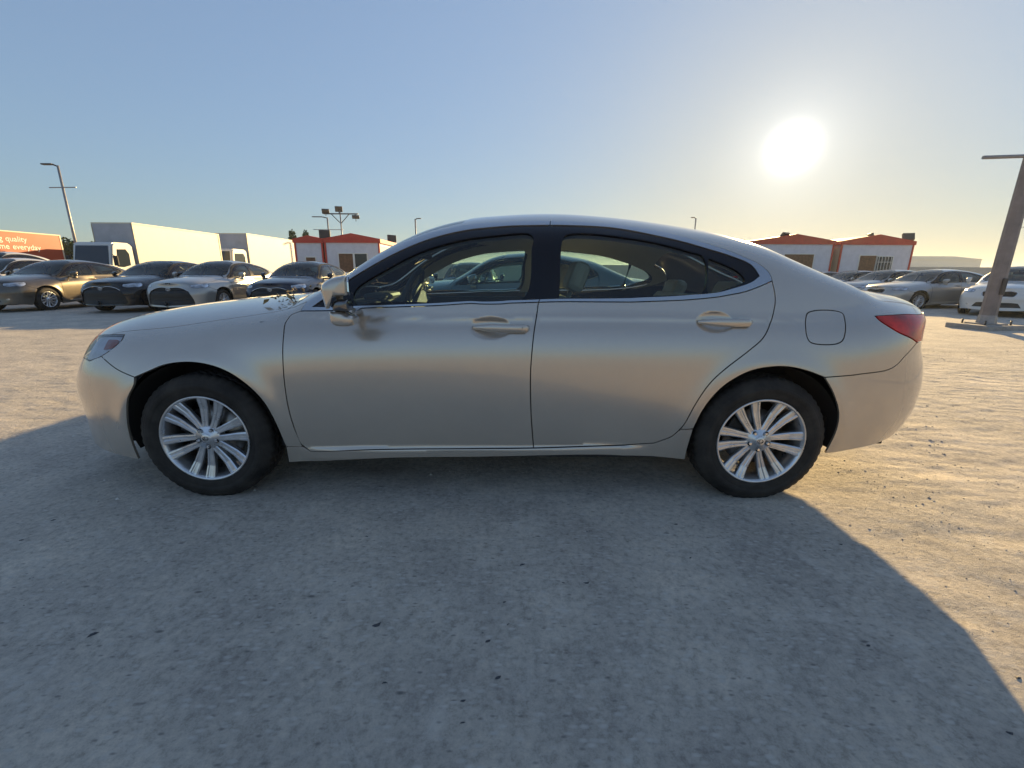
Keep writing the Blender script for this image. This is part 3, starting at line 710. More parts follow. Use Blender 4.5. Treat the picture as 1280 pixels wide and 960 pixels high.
    rbp = [c['rseam'], join(c['rseam'][-1:], tlbot[-1:]), join(tlbot[-1:], WZ([(.66, .803), (.50, .81)], 'r')), WZ([(.50, .81), (.48, .72), (.46, .68)], 'r'), WZ([(.46, .68), (0, .68)], 'r'), WZ([(0, .68), (0, .34)], 'r'), WZ([(0, .34), (.3, .335), (.55, .33)], 'r'), join(WZ([(.55, .33)], 'r'), c['rlow'][::-1][:1]), rev(c['rlow']), join(rev(arr[11:]), c['rseam'][:1])]
    rbp = [g_ for g_ in rbp if len(g_) > 1]
    pan('rear_bumper', rbp, P, 'both', thick=.012)
    # trunk
    tr_r = WZ([(.50, .945), (.50, .81)], 'r')
    tlid = [join(bbase[-1:], bbase[:1])[::-1] if False else rev(bbase), tside, join(tside[-1:], X([(3.62, .9487)])), join(X([(3.62, .9487)]), tcorner), join(tcorner, tr_r[:1]), tr_r, WZ([(.50, .81), (.48, .72), (.46, .68)], 'r'), WZ([(.46, .68), (0, .68)], 'r'), WZ([(0, .68), (0, .85), (0, .98)], 'r'), join(WZ([(0, .98)], 'r'), np.array([[B.Lx, B.VS]])), join(np.array([[B.Lx, B.VS]]), bbase[-1:])]
    pan('trunk_lid', tlid, P, 'both')
    # lamps
    tls = [X([(3.3388, .9477), (3.4574, .9528), (3.62, .9487)]), join(X([(3.62, .9487)]), tcorner), join(tcorner, tr_r[:1]), tr_r, WZ([(.50, .81), (.66, .803)], 'r'), join(WZ([(.66, .803)], 'r'), tlbot[-1:]), rev(tlbot)]
    pan('taillight', tls, M['tail'], 'two', gap=.004, off=.002, thick=.02)
    hls = [hlA, hlB, hlC, hlD]
    pan('headlight', hls, M['lens'], 'two', gap=.004, off=.001, thick=.012)
    if not lo: pan('headlight_housing', hls, M['reflector'], 'two', gap=.0005, off=-.016, thick=0)
    if hero: pan('side_marker', [X([(-.565, .805), (-.47, .805), (-.48, .775), (-.55, .760)]), X([(-.55, .760), (-.565, .805)])], M['amber'], 'near', gap=.001, off=-.010, thick=.004)
    # glass
    pan('windshield', [wbase, wside, wtop, join(wtop[-1:], wbase[:1])], M['glass'], 'both', off=-.004, gap=.004, thick=0)
    pan('rear_window', [btop, bside, bbase, join(bbase[-1:], btop[:1])], M['glass'], 'both', off=-.004, gap=.004, thick=0)
    seamF = c['seam'][:12]; seamR = c['seam'][11:]; ib = 7
    intF = c['int_'][:11]; intR = c['int_'][10:]; inF = c['inb'][:8]; inR = c['inb'][7:]
    tm = M['trim']
    pan('window_trim', [seamF, join(seamF[-1:], intF[-1:]), rev(intF), inF, join(inF[-1:], fb[-1:]), rev(fb), join(fb[:1], seamF[:1])], tm, 'two', off=.002, gap=.002)
    pan('window_trim', [seamR, rev(rb), join(rb[:1], inR[:1]), inR, rev(intR), join(intR[:1], seamR[:1])], tm, 'two', off=.002, gap=.002)
    g1, g2, g3 = [[join(c[k], c[k][:1])] for k in ('gl1', 'gl2', 'gl3')]
    ho = lambda g_: B.outline(g_, st*.8)
    pan('window_frame', [rev(intF), inF, join(inF[-1:], intF[-1:])], M['black'], 'two', off=-.003, gap=-.002, holes=[ho(g1)])
    pan('window_frame', [inR, rev(intR), join(intR[:1], inR[:1])], M['black'], 'two', off=-.003, gap=-.002, holes=[ho(g2), ho(g3)])
    ho2 = lambda g_: inset(B.outline(g_, st*.8), -.016)
    for g_ in (g1, g2, g3): pan('window', g_, M['glass'], 'two', off=-.010, gap=-.008, thick=0, step=max(st, .04))
    # inner trim of the pillars and the headliner
    pan('pillar_trim', [rev(seamF), join(seamF[:1], fb[:1]), fb, join(fb[-1:], seamF[-1:])], M['liner'], 'two', off=-.05, gap=.0, thick=0, holes=[ho2(g1)], inner=True, step=max(st, .04))
    pan('pillar_trim', [seamR, rev(rb), join(rb[:1], seamR[:1])], M['liner'], 'two', off=-.05, gap=.0, thick=0, holes=[ho2(g2), ho2(g3)], inner=True, step=max(st, .04))
    pan('headliner', [rev(c['seam'][9:17]), join(c['seam'][9:10], wtop[:1]), wtop, join(wtop[-1:], btop[:1]), btop, join(btop[-1:], c['seam'][16:17])], M['liner'], 'both', off=-.055, gap=0, thick=0, inner=True, step=max(st, .05))
    # inner structure behind the panel gaps
    far0 = [X([(-.66, .45), (-.64, .70)]), X([(-.64, .70), (-.3, .88), (.3, .92), (.56, .94), (1.2, .965), (2.0, .985), (2.8, 1.07)]), X([(2.8, 1.07), (3.3, .98), (3.60, .93)]), X([(3.60, .93), (3.60, .42)]), X([(3.60, .42), (3.25, .40)]), rev(arr[1:14]), X([(2.43, .26), (1.4, .26), (.42, .25)]), arf[1:14], X([(-.42, .42), (-.66, .45)])]
    pan('inner_panel', far0, M['dark'], 'two', off=-.022, gap=.016, thick=0, step=max(st, .05))
    fl = MB(); fl.box(-.75, 3.45, -.62, .62, .20, .235); fl.box(.42, 2.42, -.84, .84, .21, .24); fl.box(-.7, .35, -.45, .45, .24, .62); fl.box(2.6, 3.4, -.6, .6, .24, .60); fl.box(.30, .42, -.78, .78, .24, .90); fl.box(3.20, 3.52, -.80, .80, .275, .62); fl.box(-.72, -.44, -.70, .70, .235, .60); fl.build('underbody', M['dark'], root)
    for cx in (0, 2.82):
        for sy in (-1, 1):
            lw = MB(); a = np.radians(np.linspace(-7 if cx == 0 else -8, 191 if cx == 0 else 188, 24)); r_ = .395
            lip = lambda t: min(.885, BY0(cx+r_*math.cos(t), max(.318+r_*math.sin(t), .2))-.022)
            vs = [(cx+r_*math.cos(t), sy*y, .318+r_*math.sin(t)) for t in a for y in (lip(t), .58)]
            lw.add(vs, [(2*i, 2*i+1, 2*i+3, 2*i+2) for i in range(23)], True)
            lw.add([(cx+r_*math.cos(t), sy*.58, .318+r_*math.sin(t)) for t in a], [tuple(range(24))])
            lw.build('wheel_arch_liner', M['liner_dark'], root)
    for cx, ph in ((0, 15), (2.82, 56)):
        wheel(root, (cx, -.795 if cx == 0 else -.80, .318), -1, M, phase=ph, lo=lo); wheel(root, (cx, .80, .318), 1, M, phase=ph, lo=lo)
    # cabin
    it = MB(); it.prism([(.46, .90), (.62, .985), (.82, 1.0), (.89, .93), (.89, .70), (.46, .62)], -.74, .74); it.box(.74, .86, -.55, -.18, .99, 1.03, .02); it.build('dashboard', M['dash'], root)
    sh = MB(); sh.prism([(2.72, .965), (3.40, 1.02), (3.42, .96), (2.70, .92)], -.66, .66); sh.build('parcel_shelf', M['seat'], root)
    def seat(x, y, w, hr=True):
        s_ = MB(); s_.box(x-.50, x+.02, y-w/2, y+w/2, .38, .52, .05)
        R_ = Matrix.Rotation(math.radians(20), 3, 'Y')
        b_ = MB(); b_.box(-.07, .07, -w/2, w/2, 0, .58, .05, rot=None)
        T = lambda v: R_ @ Vector(v) + Vector((x, y, .46))
        b_.v = [tuple(T(v)) for v in b_.v]; s_.add(b_.v, b_.f)
        o = s_.build('seat', M['seat'], root)
        if hr:
            for hy in ([0] if w < .8 else [-.42, .42]):
                k_ = MB(); hz_ = 0 if w < .8 else -.08; k_.box(-.05, .05, hy-.13, hy+.13, .62+hz_, .79+hz_*1.4, .035); k_.tube([(0, hy-.05, .56), (0, hy-.05, .64)], .008, 6); k_.tube([(0, hy+.05, .56), (0, hy+.05, .64)], .008, 6)
                k_.v = [tuple(T(v)) for v in k_.v]; k_.build('headrest', M['seat'], o)
    seat(1.68, -.37, .52); seat(1.68, .37, .52); seat(2.58, 0, 1.30)
    sw = MB(); Rw = Matrix.Rotation(math.radians(-66), 3, 'Y')
    pts = [Rw @ Vector((.185*math.cos(t), .185*math.sin(t), 0)) + Vector((.95, -.37, .985)) for t in np.linspace(0, 2*PI, 33)]
    sw.tube(pts, .016, 8); sw.tube([(.95, -.37, .985), (.84, -.37, .93)], [.05, .04], 10)
    for a in (0, 2.2, -2.2): sw.tube([Vector((.95, -.37, .985)), Rw @ Vector((.18*math.cos(a+PI), .18*math.sin(a+PI), 0)) + Vector((.95, -.37, .985))], .014, 6)
    sw.build('steering_wheel', M['dash'], root)
    rv = MB(); rv.box(.97, 1.01, -.13, .13, 1.225, 1.29, .018); rv.tube([(.97, 0, 1.28), (.93, 0, 1.34)], .012, 6); rv.build('interior_mirror', M['dash'], root)
    for sy in (-1, 1):
        d_ = MB(); d_.box(.62, 2.55, min(sy*.755, sy*.71), max(sy*.755, sy*.71), .30, .955, .015); d_.build('door_card', M['dash'], root)
    # mirrors
    for sy in (-1, 1):
        hp = [(.741, 1.065), (.747, 1.088), (.77, 1.108), (.798, 1.122), (.83, 1.13), (.858, 1.132), (.862, 1.12), (.860, 1.05), (.852, 1.041), (.81, 1.037), (.782, 1.028), (.774, 1.012), (.775, .985), (.758, .978), (.750, 1.005), (.745, 1.035)]
        lp = [(.751, .977), (.808, .979), (.835, .963), (.858, .951), (.860, .93), (.854, .914), (.837, .907), (.80, .905), (.775, .909), (.758, .920), (.751, .935)]
        bl = [(.776, .985), (.777, 1.008), (.787, 1.024), (.83, 1.031), (.848, 1.025), (.851, 1.0), (.849, .978), (.80, .975), (.78, .976)]
        sm_ = lambda q: [tuple(v) for v in cat_rom(np.array(q+q[:1]), .008)[:-1]]
        def shell_(prof, y0, y1, shear, pw, mn=.05):
            mb = MB(); prof = sm_(prof); n_ = len(prof); cx = sum(a for a, _ in prof)/n_; cz = sum(b for _, b in prof)/n_; vs = []; ns = 10
            ts = [0, .25, .45, .62, .75, .85, .92, .97, .992, 1.]
            for t in ts:
                sc = max(1-t**pw, 0)**(1/pw)*(1-mn)+mn; yy = y0+(y1-y0)*t
                for a, b in prof: vs.append((cx+(a-cx)*sc-shear*(y1-yy), sy*yy, cz+(b-cz)*sc*(.86+.14*t)))
            fs = [(i*n_+k, i*n_+(k+1) % n_, (i+1)*n_+(k+1) % n_, (i+1)*n_+k) for i in range(ns-1) for k in range(n_)]+[tuple(range(n_)), tuple(range((ns-1)*n_, ns*n_))]
            mb.add(vs, fs, True); return mb
        mo = shell_(hp, .965, 1.09, .30, 4.2).build('mirror', P, root)
        mbb = shell_(lp, .975, 1.06, .0, 4.2); mbb.tube([(.80, sy*.80, .955), (.80, sy*1.0, .955)], [.022, .018], 10); mbb.tube([(.79, sy*1.0, .955), (.79, sy*1.0, 1.06)], .016, 8); mbb.build('mirror_base', P, mo)
        shell_(bl, .985, 1.078, .10, 4.2).build('mirror_lamp', M['smoked'], mo)
        gm = MB(); gp = [(.972, 1.052), (.975, 1.10), (.985, 1.119), (1.03, 1.122), (1.062, 1.10), (1.065, 1.06), (1.03, 1.044), (.98, 1.042)]
        gm.add([(.862-.30*(1.09-a)+o_, sy*a, b) for o_ in (-.004, .003) for a, b in gp], [tuple(range(8)), tuple(range(8, 16))]+[(k, (k+1) % 8, 8+(k+1) % 8, 8+k) for k in range(8)]); gm.build('mirror_glass', M['mirror'], mo)
    # handles
    for sy in ((-1, 1)):
        for i, (hx0, hx1, hz) in enumerate(((1.362, 1.634, .886), (2.450, 2.712, .917))):
            xs = np.linspace(hx0, hx1, 12); bx = (xs-hx0)/(hx1-hx0)
            flat = np.interp(xs, [hx0-.03, hx1+.03], [BY0(hx0-.03, hz), BY0(hx1+.03, hz)])
            out_ = .030*np.sin(np.clip(bx*1.35, 0, 1)*PI/2)*np.clip((1.02-bx)/.06, .2, 1)+.004
            rad = .0195*(.42+.58*np.clip(bx*3, 0, 1))*np.clip((1.03-bx)/.06, .6, 1)
            mb = MB(); n_ = 12; vs = []
            for x_, y_, o_, r_ in zip(xs, flat, out_, rad):
                for k in range(n_):
                    t = 2*PI*k/n_; vs.append((x_, sy*(y_+o_-.009+.009*math.cos(t)), hz+r_*math.sin(t)))
            mb.add(vs, [(i_*n_+k, i_*n_+(k+1) % n_, (i_+1)*n_+(k+1) % n_, (i_+1)*n_+k) for i_ in range(11) for k in range(n_)]+[tuple(range(n_)), tuple(range(11*n_, 12*n_))], True)
            ho_ = mb.build('door_handle', P, root)
            if hero and sy < 0 and i == 0:
                MB().lathe([(0, 0), (.005, 0), (.0065, .001), (.0065, .004)], 20, c=(1.601, -(flat[-2]+.0335), hz+.001)).build('key_lock', M['dark'], ho_)
    return root
_B0 = Body(**KW)
def BY0(x, z): return float(_B0.Y(np.array([x]), np.array([z]))[0])

# ------------------------------------------------------------------ shared materials
tyre_m = mat('tyre_rubber', (.024, .022, .021), .7, var=.4, vscale=7, bump=.15, bscale=90, var2=(.055, .049, .043), spec=.25)
alloy_m = mat('alloy', (.66, .67, .69), .27, .85, coat=.4, var=.15, vscale=14)
dark_m = mat('dark_plastic', (.014, .014, .015), .6)
liner_dark = mat('arch_liner', (.010, .009, .009), .9)
black_m = mat('gloss_black_trim', (.008, .007, .010), .22, spec=.35)
chrome_m = mat('chrome', (.72, .72, .73), .12, 1.)
trim_m = mat('satin_trim', (.50, .50, .51), .26, 1.)
disc_m = mat('brake_disc_steel', (.30, .28, .26), .35, 1., var=.2, vscale=20)
grille_m = mat('grille_black', (.012, .012, .013), .5)
liner_m = mat('headlining_beige', (.60, .54, .44), .9)
seat_m = mat('seat_leather', (.42, .38, .30), .5, var=.1)
dash_m = mat('dash_dark', (.045, .045, .05), .6)
tail_m = mat('taillight_red', (.58, .028, .016), .22, coat=.25, var=.5, vscale=8, spec=.3)
amber_m = mat('amber_lens', (.60, .22, .16), .2, coat=1)
mirror_m = mat('mirror_glass', (.8, .8, .8), .02, 1.)
refl_m = mat('lamp_reflector', (.88, .88, .88), .4, .0, var=.2, vscale=14)
def lens():
    m = bpy.data.materials.new('clear_lens'); m.use_nodes = True; t = m.node_tree; t.nodes.clear()
    o = t.nodes.new('ShaderNodeOutputMaterial'); tr = t.nodes.new('ShaderNodeBsdfTransparent'); tr.inputs[0].default_value = (.97, .98, 1, 1)
    gl = t.nodes.new('ShaderNodeBsdfGlossy'); gl.inputs['Roughness'].default_value = .06
    fr = t.nodes.new('ShaderNodeFresnel'); fr.inputs[0].default_value = 1.6
    mx = t.nodes.new('ShaderNodeMixShader'); t.links.new(fr.outputs[0], mx.inputs[0]); t.links.new(tr.outputs[0], mx.inputs[1]); t.links.new(gl.outputs[0], mx.inputs[2]); t.links.new(mx.outputs[0], o.inputs[0])
    return m
lens_m = lens()
glass_hero = glass('glass_hero', (.68, .82, .78), dusty=.015)
glass_bg = glass('glass_background', (.70, .82, .80), dusty=.012)
def mset(p, **k):
    d = dict(smoked=mat('smoked_chrome', (.16, .16, .17), .14, .85), paint=p, tyre=tyre_m, alloy=alloy_m, disc=disc_m, dark=dark_m, chrome=chrome_m, black=black_m, trim=trim_m, grille=grille_m, gbar=dark_m, tail=tail_m, lens=lens_m, reflector=refl_m, amber=amber_m,
             glass=glass_hero, liner=liner_m, liner_dark=liner_dark, dash=dash_m, seat=seat_m, mirror=mirror_m)
    d.update(k); return d

# ------------------------------------------------------------------ the near car
champagne = paint('champagne_paint', (.56, .50, .43), metal=.68, rough=.27, coat_r=.015, dust=.09)
hero = make_car('sedan', 'champagne grey sedan in full side profile filling the foreground', mset(champagne), hero=True, front='plain', loc=(-1.5572, 2.9336, 0), rz=.0049)

# ------------------------------------------------------------------ ground
def vnoise(x, y, seed):
    r = np.random.default_rng(seed); T = r.random((256, 256))
    xi = np.floor(x).astype(int); yi = np.floor(y).astype(int); fx = x-xi; fy = y-yi; fx = fx*fx*(3-2*fx); fy = fy*fy*(3-2*fy)
    g = lambda a, b: T[a & 255, b & 255]
    return (g(xi, yi)*(1-fx)+g(xi+1, yi)*fx)*(1-fy)+(g(xi, yi+1)*(1-fx)+g(xi+1, yi+1)*fx)*fy-.5
def axis(lo, hi, st, far, k=1.09):
    a = list(np.arange(lo, hi, st)); d = st
    while a[-1] < far: d *= k; a.append(a[-1]+d)
    d = st
    while a[0] > -far: d *= k; a.insert(0, a[0]-d)
    return np.array(a)
gx = axis(-5, 5.5, .028, 900, 1.035); gy = axis(-.2, 6, .024, 900, 1.035)
GX, GY = np.meshgrid(gx, gy, indexing='ij')
def gheight(x, y):
    h = .010*vnoise(x*1.3, y*1.9, 1)+.007*vnoise(x*4, y*7, 2)
    # compacted, driven-over sand: streaks along the lanes, crumbs
    c = np.cos(.12); s_ = np.sin(.12); u = x*c-y*s_; v = x*s_+y*c
    soft = np.clip((x-1.0)/1.5, 0, 1)*.9+np.clip((-x-2.6)/1.5, 0, 1)*.5+.03
    u2 = u+.25*vnoise(x*3, y*3, 9); v2 = v+.10*vnoise(x*2.1, y*2.3, 8)
    st = .22*vnoise(u2*1.6, v2*7, 3)+1.1*vnoise(u2*7, v2*20, 4)+.8*vnoise(u2*15, v2*34, 7)
    h += soft*.0075*st+soft*.006*np.abs(vnoise(x*22, y*26, 5))
    h += .0035*vnoise(x*17, y*21, 6)
    d = np.clip(1-(np.hypot(x, y-3)-8)/30, .0, 1)
    return h*np.clip(d+.15, 0, 1)-.004
GZ = gheight(GX, GY)
nx, ny = GX.shape
gme = bpy.data.meshes.new('ground')
V = np.stack([GX, GY, GZ], -1).reshape(-1, 3); ii = np.arange(nx*ny).reshape(nx, ny)
F = np.stack([ii[:-1, :-1], ii[1:, :-1], ii[1:, 1:], ii[:-1, 1:]], -1).reshape(-1, 4)
gme.vertices.add(len(V)); gme.vertices.foreach_set('co', V.ravel().astype(np.float32)); gme.loops.add(F.size); gme.loops.foreach_set('vertex_index', F.ravel().astype(np.int32))
gme.polygons.add(len(F)); gme.polygons.foreach_set('loop_start', np.arange(0, F.size, 4, dtype=np.int32)); gme.polygons.foreach_set('loop_total', np.full(len(F), 4, dtype=np.int32)); gme.polygons.foreach_set('use_smooth', [True]*len(F)); gme.update()
def ground_mat():
    m = bpy.data.materials.new('packed_sand'); m.use_nodes = True; t = m.node_tree; b = t.nodes['Principled BSDF']; L = t.links.new
    g = t.nodes.new('ShaderNodeNewGeometry')
    def noise(sc, det=6, rough=.6, scale3=None, dist=0):
        n = t.nodes.new('ShaderNodeTexNoise'); n.inputs['Scale'].default_value = sc; n.inputs['Detail'].default_value = det; n.inputs['Roughness'].default_value = rough; n.inputs['Distortion'].default_value = dist
        if scale3:
            mp = t.nodes.new('ShaderNodeMapping'); mp.inputs['Scale'].default_value = scale3; mp.inputs['Rotation'].default_value = (0, 0, .12); L(g.outputs['Position'], mp.inputs[0]); L(mp.outputs[0], n.inputs['Vector'])
        else: L(g.outputs['Position'], n.inputs['Vector'])
        return n
    def ramp(src, stops):
        r = t.nodes.new('ShaderNodeValToRGB'); e = r.color_ramp.elements
        while len(e) < len(stops): e.new(.5)
        for q, (p_, c) in zip(e, stops): q.position = p_; q.color = (*c, 1) if len(c) == 3 else c
        L(src, r.inputs[0]); return r.outputs[0]
    def mix(f, a, c, mode='MIX', fac=None):
        x = t.nodes.new('ShaderNodeMix'); x.data_type = 'RGBA'; x.blend_type = mode
        if fac is not None: x.inputs[0].default_value = fac
        else: L(f, x.inputs[0])
        L(a, x.inputs[6])
        if isinstance(c, tuple): x.inputs[7].default_value = (*c, 1)
        else: L(c, x.inputs[7])
        return x.outputs[2]
    big = noise(.35, 5, .55); med = noise(2.2, 8, .68); fine = noise(34, 9, .8); streak = noise(1.0, 8, .72, (7, 17, 1), .6)
    base = ramp(big.outputs[0], [(.35, (.465, .42, .36)), (.65, (.545, .49, .42))])
    base = mix(None, base, ramp(med.outputs[0], [(.34, (.80, .80, .82)), (.5, (1, 1, 1)), (.66, (1.2, 1.18, 1.15))]), 'MULTIPLY', 1.)
    base = mix(None, base, ramp(fine.outputs[0], [(.36, (.62, .61, .60)), (.5, (1, 1, 1)), (.66, (1.28, 1.26, 1.22))]), 'MULTIPLY', .85)
    base = mix(None, base, ramp(streak.outputs[0], [(.35, (.86, .85, .84)), (.6, (1.05, 1.05, 1.04))]), 'MULTIPLY', .35)
    # pale dusty smears and small dark marks
    sm = noise(4.5, 9, .78, None, .8); base = mix(ramp(sm.outputs[0], [(.55, (0, 0, 0)), (.64, (.65, .65, .65))]), base, (.62, .57, .50))
    vo = t.nodes.new('ShaderNodeTexVoronoi'); vo.inputs['Scale'].default_value = 7; vo.inputs['Randomness'].default_value = 1; mp = t.nodes.new('ShaderNodeMapping'); mp.inputs['Scale'].default_value = (1, 2.2, 1); L(g.outputs['Position'], mp.inputs[0]); L(mp.outputs[0], vo.inputs['Vector'])
    wv = ramp(vo.outputs['Distance'], [(.05, (1, 1, 1)), (.13, (0, 0, 0))]); sel = t.nodes.new('ShaderNodeSeparateColor'); L(vo.outputs['Color'], sel.inputs[0]); th_ = ramp(sel.outputs[0], [(.80, (0, 0, 0)), (.82, (.7, .7, .7))])
    mm = t.nodes.new('ShaderNodeMath'); mm.operation = 'MULTIPLY'; L(wv, mm.inputs[0]); L(th_, mm.inputs[1]); base = mix(mm.outputs[0], base, (.10, .095, .09))
    v2 = t.nodes.new('ShaderNodeTexVoronoi'); v2.inputs['Scale'].default_value = 27; L(mp.outputs[0], v2.inputs['Vector']); s2 = t.nodes.new('ShaderNodeSeparateColor'); L(v2.outputs['Color'], s2.inputs[0])
    m3 = t.nodes.new('ShaderNodeMath'); m3.operation = 'MULTIPLY'; L(ramp(v2.outputs['Distance'], [(.1, (1, 1, 1)), (.3, (0, 0, 0))]), m3.inputs[0]); L(ramp(s2.outputs[0], [(.62, (0, 0, 0)), (.70, (.6, .6, .6))]), m3.inputs[1]); base = mix(m3.outputs[0], base, (.15, .14, .13))
    m4 = t.nodes.new('ShaderNodeMath'); m4.operation = 'MULTIPLY'; L(ramp(v2.outputs['Distance'], [(.15, (1, 1, 1)), (.45, (0, 0, 0))]), m4.inputs[0]); L(ramp(s2.outputs[1], [(.55, (0, 0, 0)), (.64, (.8, .8, .8))]), m4.inputs[1]); base = mix(m4.outputs[0], base, (.60, .56, .50))
    L(base, b.inputs['Base Color']); b.inputs['Roughness'].default_value = .92; b.inputs['Specular IOR Level'].default_value = .25
    bp = t.nodes.new('ShaderNodeBump'); bp.inputs['Strength'].default_value = .8; bp.inputs['Distance'].default_value = .008; L(fine.outputs[0], bp.inputs['Height'])
    bp2 = t.nodes.new('ShaderNodeBump'); bp2.inputs['Strength'].default_value = .3; bp2.inputs['Distance'].default_value = .02; L(streak.outputs[0], bp2.inputs['Height']); L(bp.outputs[0], bp2.inputs['Normal']); L(bp2.outputs[0], b.inputs['Normal'])
    return m
gme.materials.append(ground_mat())
tag(link('ground', gme), kind='structure')
# loose crumbs of sand and small stones pressed into the ground
NC = 15000
cx = np.where(rng.random(NC) < .6, rng.uniform(-3.3, 3.5, NC), rng.uniform(-9, 9, NC)); cy = np.where(np.abs(cx) > 3.5, rng.uniform(.8, 9, NC), rng.uniform(.3, 3.2, NC)**1.0)
m_ = rng.random(NC) < .3; cx[m_] = rng.uniform(1.2, 7, m_.sum()); cy[m_] = rng.uniform(.8, 7, m_.sum())
clump = vnoise(cx*2.3, cy*2.3, 21)+.6*vnoise(cx*7, cy*7, 22)+rng.normal(0, .12, NC) > .02; cx, cy = cx[clump], cy[clump]; NC = len(cx)
dist_ = np.hypot(cx, cy); cr = .0014*np.clip(dist_, .9, 3.0)*np.exp(rng.normal(0, .45, NC)); big_ = rng.random(NC) < .012; cr[big_] *= 2.0
cz = gheight(cx, cy); an = rng.uniform(0, 6.28, NC); el_ = rng.uniform(.5, 1.1, NC)
VV = np.zeros((NC, 6, 3))
for a in range(5):
    t_ = an+a*2*PI/5; rr_ = cr*rng.uniform(.75, 1.25, NC); VV[:, a, 0] = cx+rr_*np.cos(t_)*1.15; VV[:, a, 1] = cy+rr_*np.sin(t_)*.9; VV[:, a, 2] = cz-.002
VV[:, 5, 0] = cx; VV[:, 5, 1] = cy; VV[:, 5, 2] = cz+cr*el_*.55
FF = (np.arange(NC)[:, None, None]*6+np.array([[j_, (j_+1) % 5, 5] for j_ in range(5)])[None]).reshape(-1, 3)
FL = []
gvm = bpy.data.meshes.new('gravel'); gvm.from_pydata(VV.reshape(-1, 3).tolist(), [], FF.tolist())
for q_ in (mat('crumb_sand', (.44, .39, .33), .95), mat('crumb_grey', (.20, .19, .18), .9), mat('crumb_pale', (.62, .58, .52), .9)): gvm.materials.append(q_)
for _ in range(75):
    x = random.uniform(-2.6, 2.4); y = random.uniform(.35, 1.9); a = random.uniform(-.4, 1.0); L_ = random.uniform(.004, .011)*random.choice([1, 1, 1.5]); w_ = L_*random.uniform(.25, .55); k_ = random.uniform(-.5, .5)
    FL.append((x, y, a, L_, w_, k_))
fv, ff_ = [], []
for x, y, a, L_, w_, k_ in FL:
    b_ = len(fv); z = float(gheight(np.array(x), np.array(y)))+.001
    for q, h_ in ((-1, 0), (-.4, 1), (.3, .8), (1, 0), (.3, -.9), (-.4, -.7)):
        lx, ly = q*L_, h_*w_+k_*q*q*L_; fv.append((x+lx*math.cos(a)-ly*math.sin(a), y+lx*math.sin(a)+ly*math.cos(a), z))
    fv.append((x, y+k_*.2*L_, z+w_*.5)); ff_ += [(b_+i_, b_+(i_+1) % 6, b_+6) for i_ in range(6)]
flk = bpy.data.meshes.new('pebbles'); flk.from_pydata(fv, [], ff_); flk.materials.append(mat('dark_flake', (.06, .06, .065), .7))
tag(link('dark_flakes', flk), 'small dark stone chips and flakes lying on the shaded ground', 'gravel', kind='stuff')
gvm.polygons.foreach_set('material_index', np.repeat(rng.choice([0, 0, 0, 0, 0, 1, 2, 2], NC), 5)); gvm.update()
tag(link('gravel', gvm), 'loose crumbs of packed sand and small stones scattered over the ground', 'gravel', kind='stuff')

# ------------------------------------------------------------------ cabins, trucks, walls
cab_wall = mat('cabin_wall', (.62, .62, .66), .55, var=.08, vscale=3)
cab_sunlit = mat('cabin_wall_sunlit', (.66, .58, .44), .6, var=.07, vscale=3)  # white cabin wall with warm sunlight put into its colour
cab_red = mat('cabin_red', (.50, .050, .028), .5, var=.12, vscale=4)
win_dark = mat('cabin_window', (.02, .03, .045), .1, spec=.5)
curtain = mat('cabin_curtain', (.17, .09, .05), .8, var=.4, vscale=8)
white_fr = mat('white_frame', (.72, .71, .66), .5)
galv = mat('galvanised_steel', (.30, .29, .29), .45, .6, var=.15, vscale=10)
dark_st = mat('dark_steel', (.07, .065, .065), .5, .4)
def floodlight(parent, x, y, z, s=.28, yaw=0., tilt=.5):
    m_ = MB(); R_ = Matrix.Rotation(yaw, 3, 'Z') @ Matrix.Rotation(tilt, 3, 'X'); q = MB()
    q.box(-s, s, -s*.28, s*.28, -s*.75, s*.75, .02); q.box(-s*.3, s*.3, s*.2, s*.55, -s*.4, s*.4, .02)
    m_.v = [tuple(R_ @ Vector(v)+Vector((x, y, z+s*1.15))) for v in q.v]; m_.f = q.f; m_.mi = q.mi; m_.sm = q.sm
    m_.tube([(x, y, z-.02), (x, y, z+s*1.0)], .03, 8)
    return m_.build('floodlight', dark_st, parent)
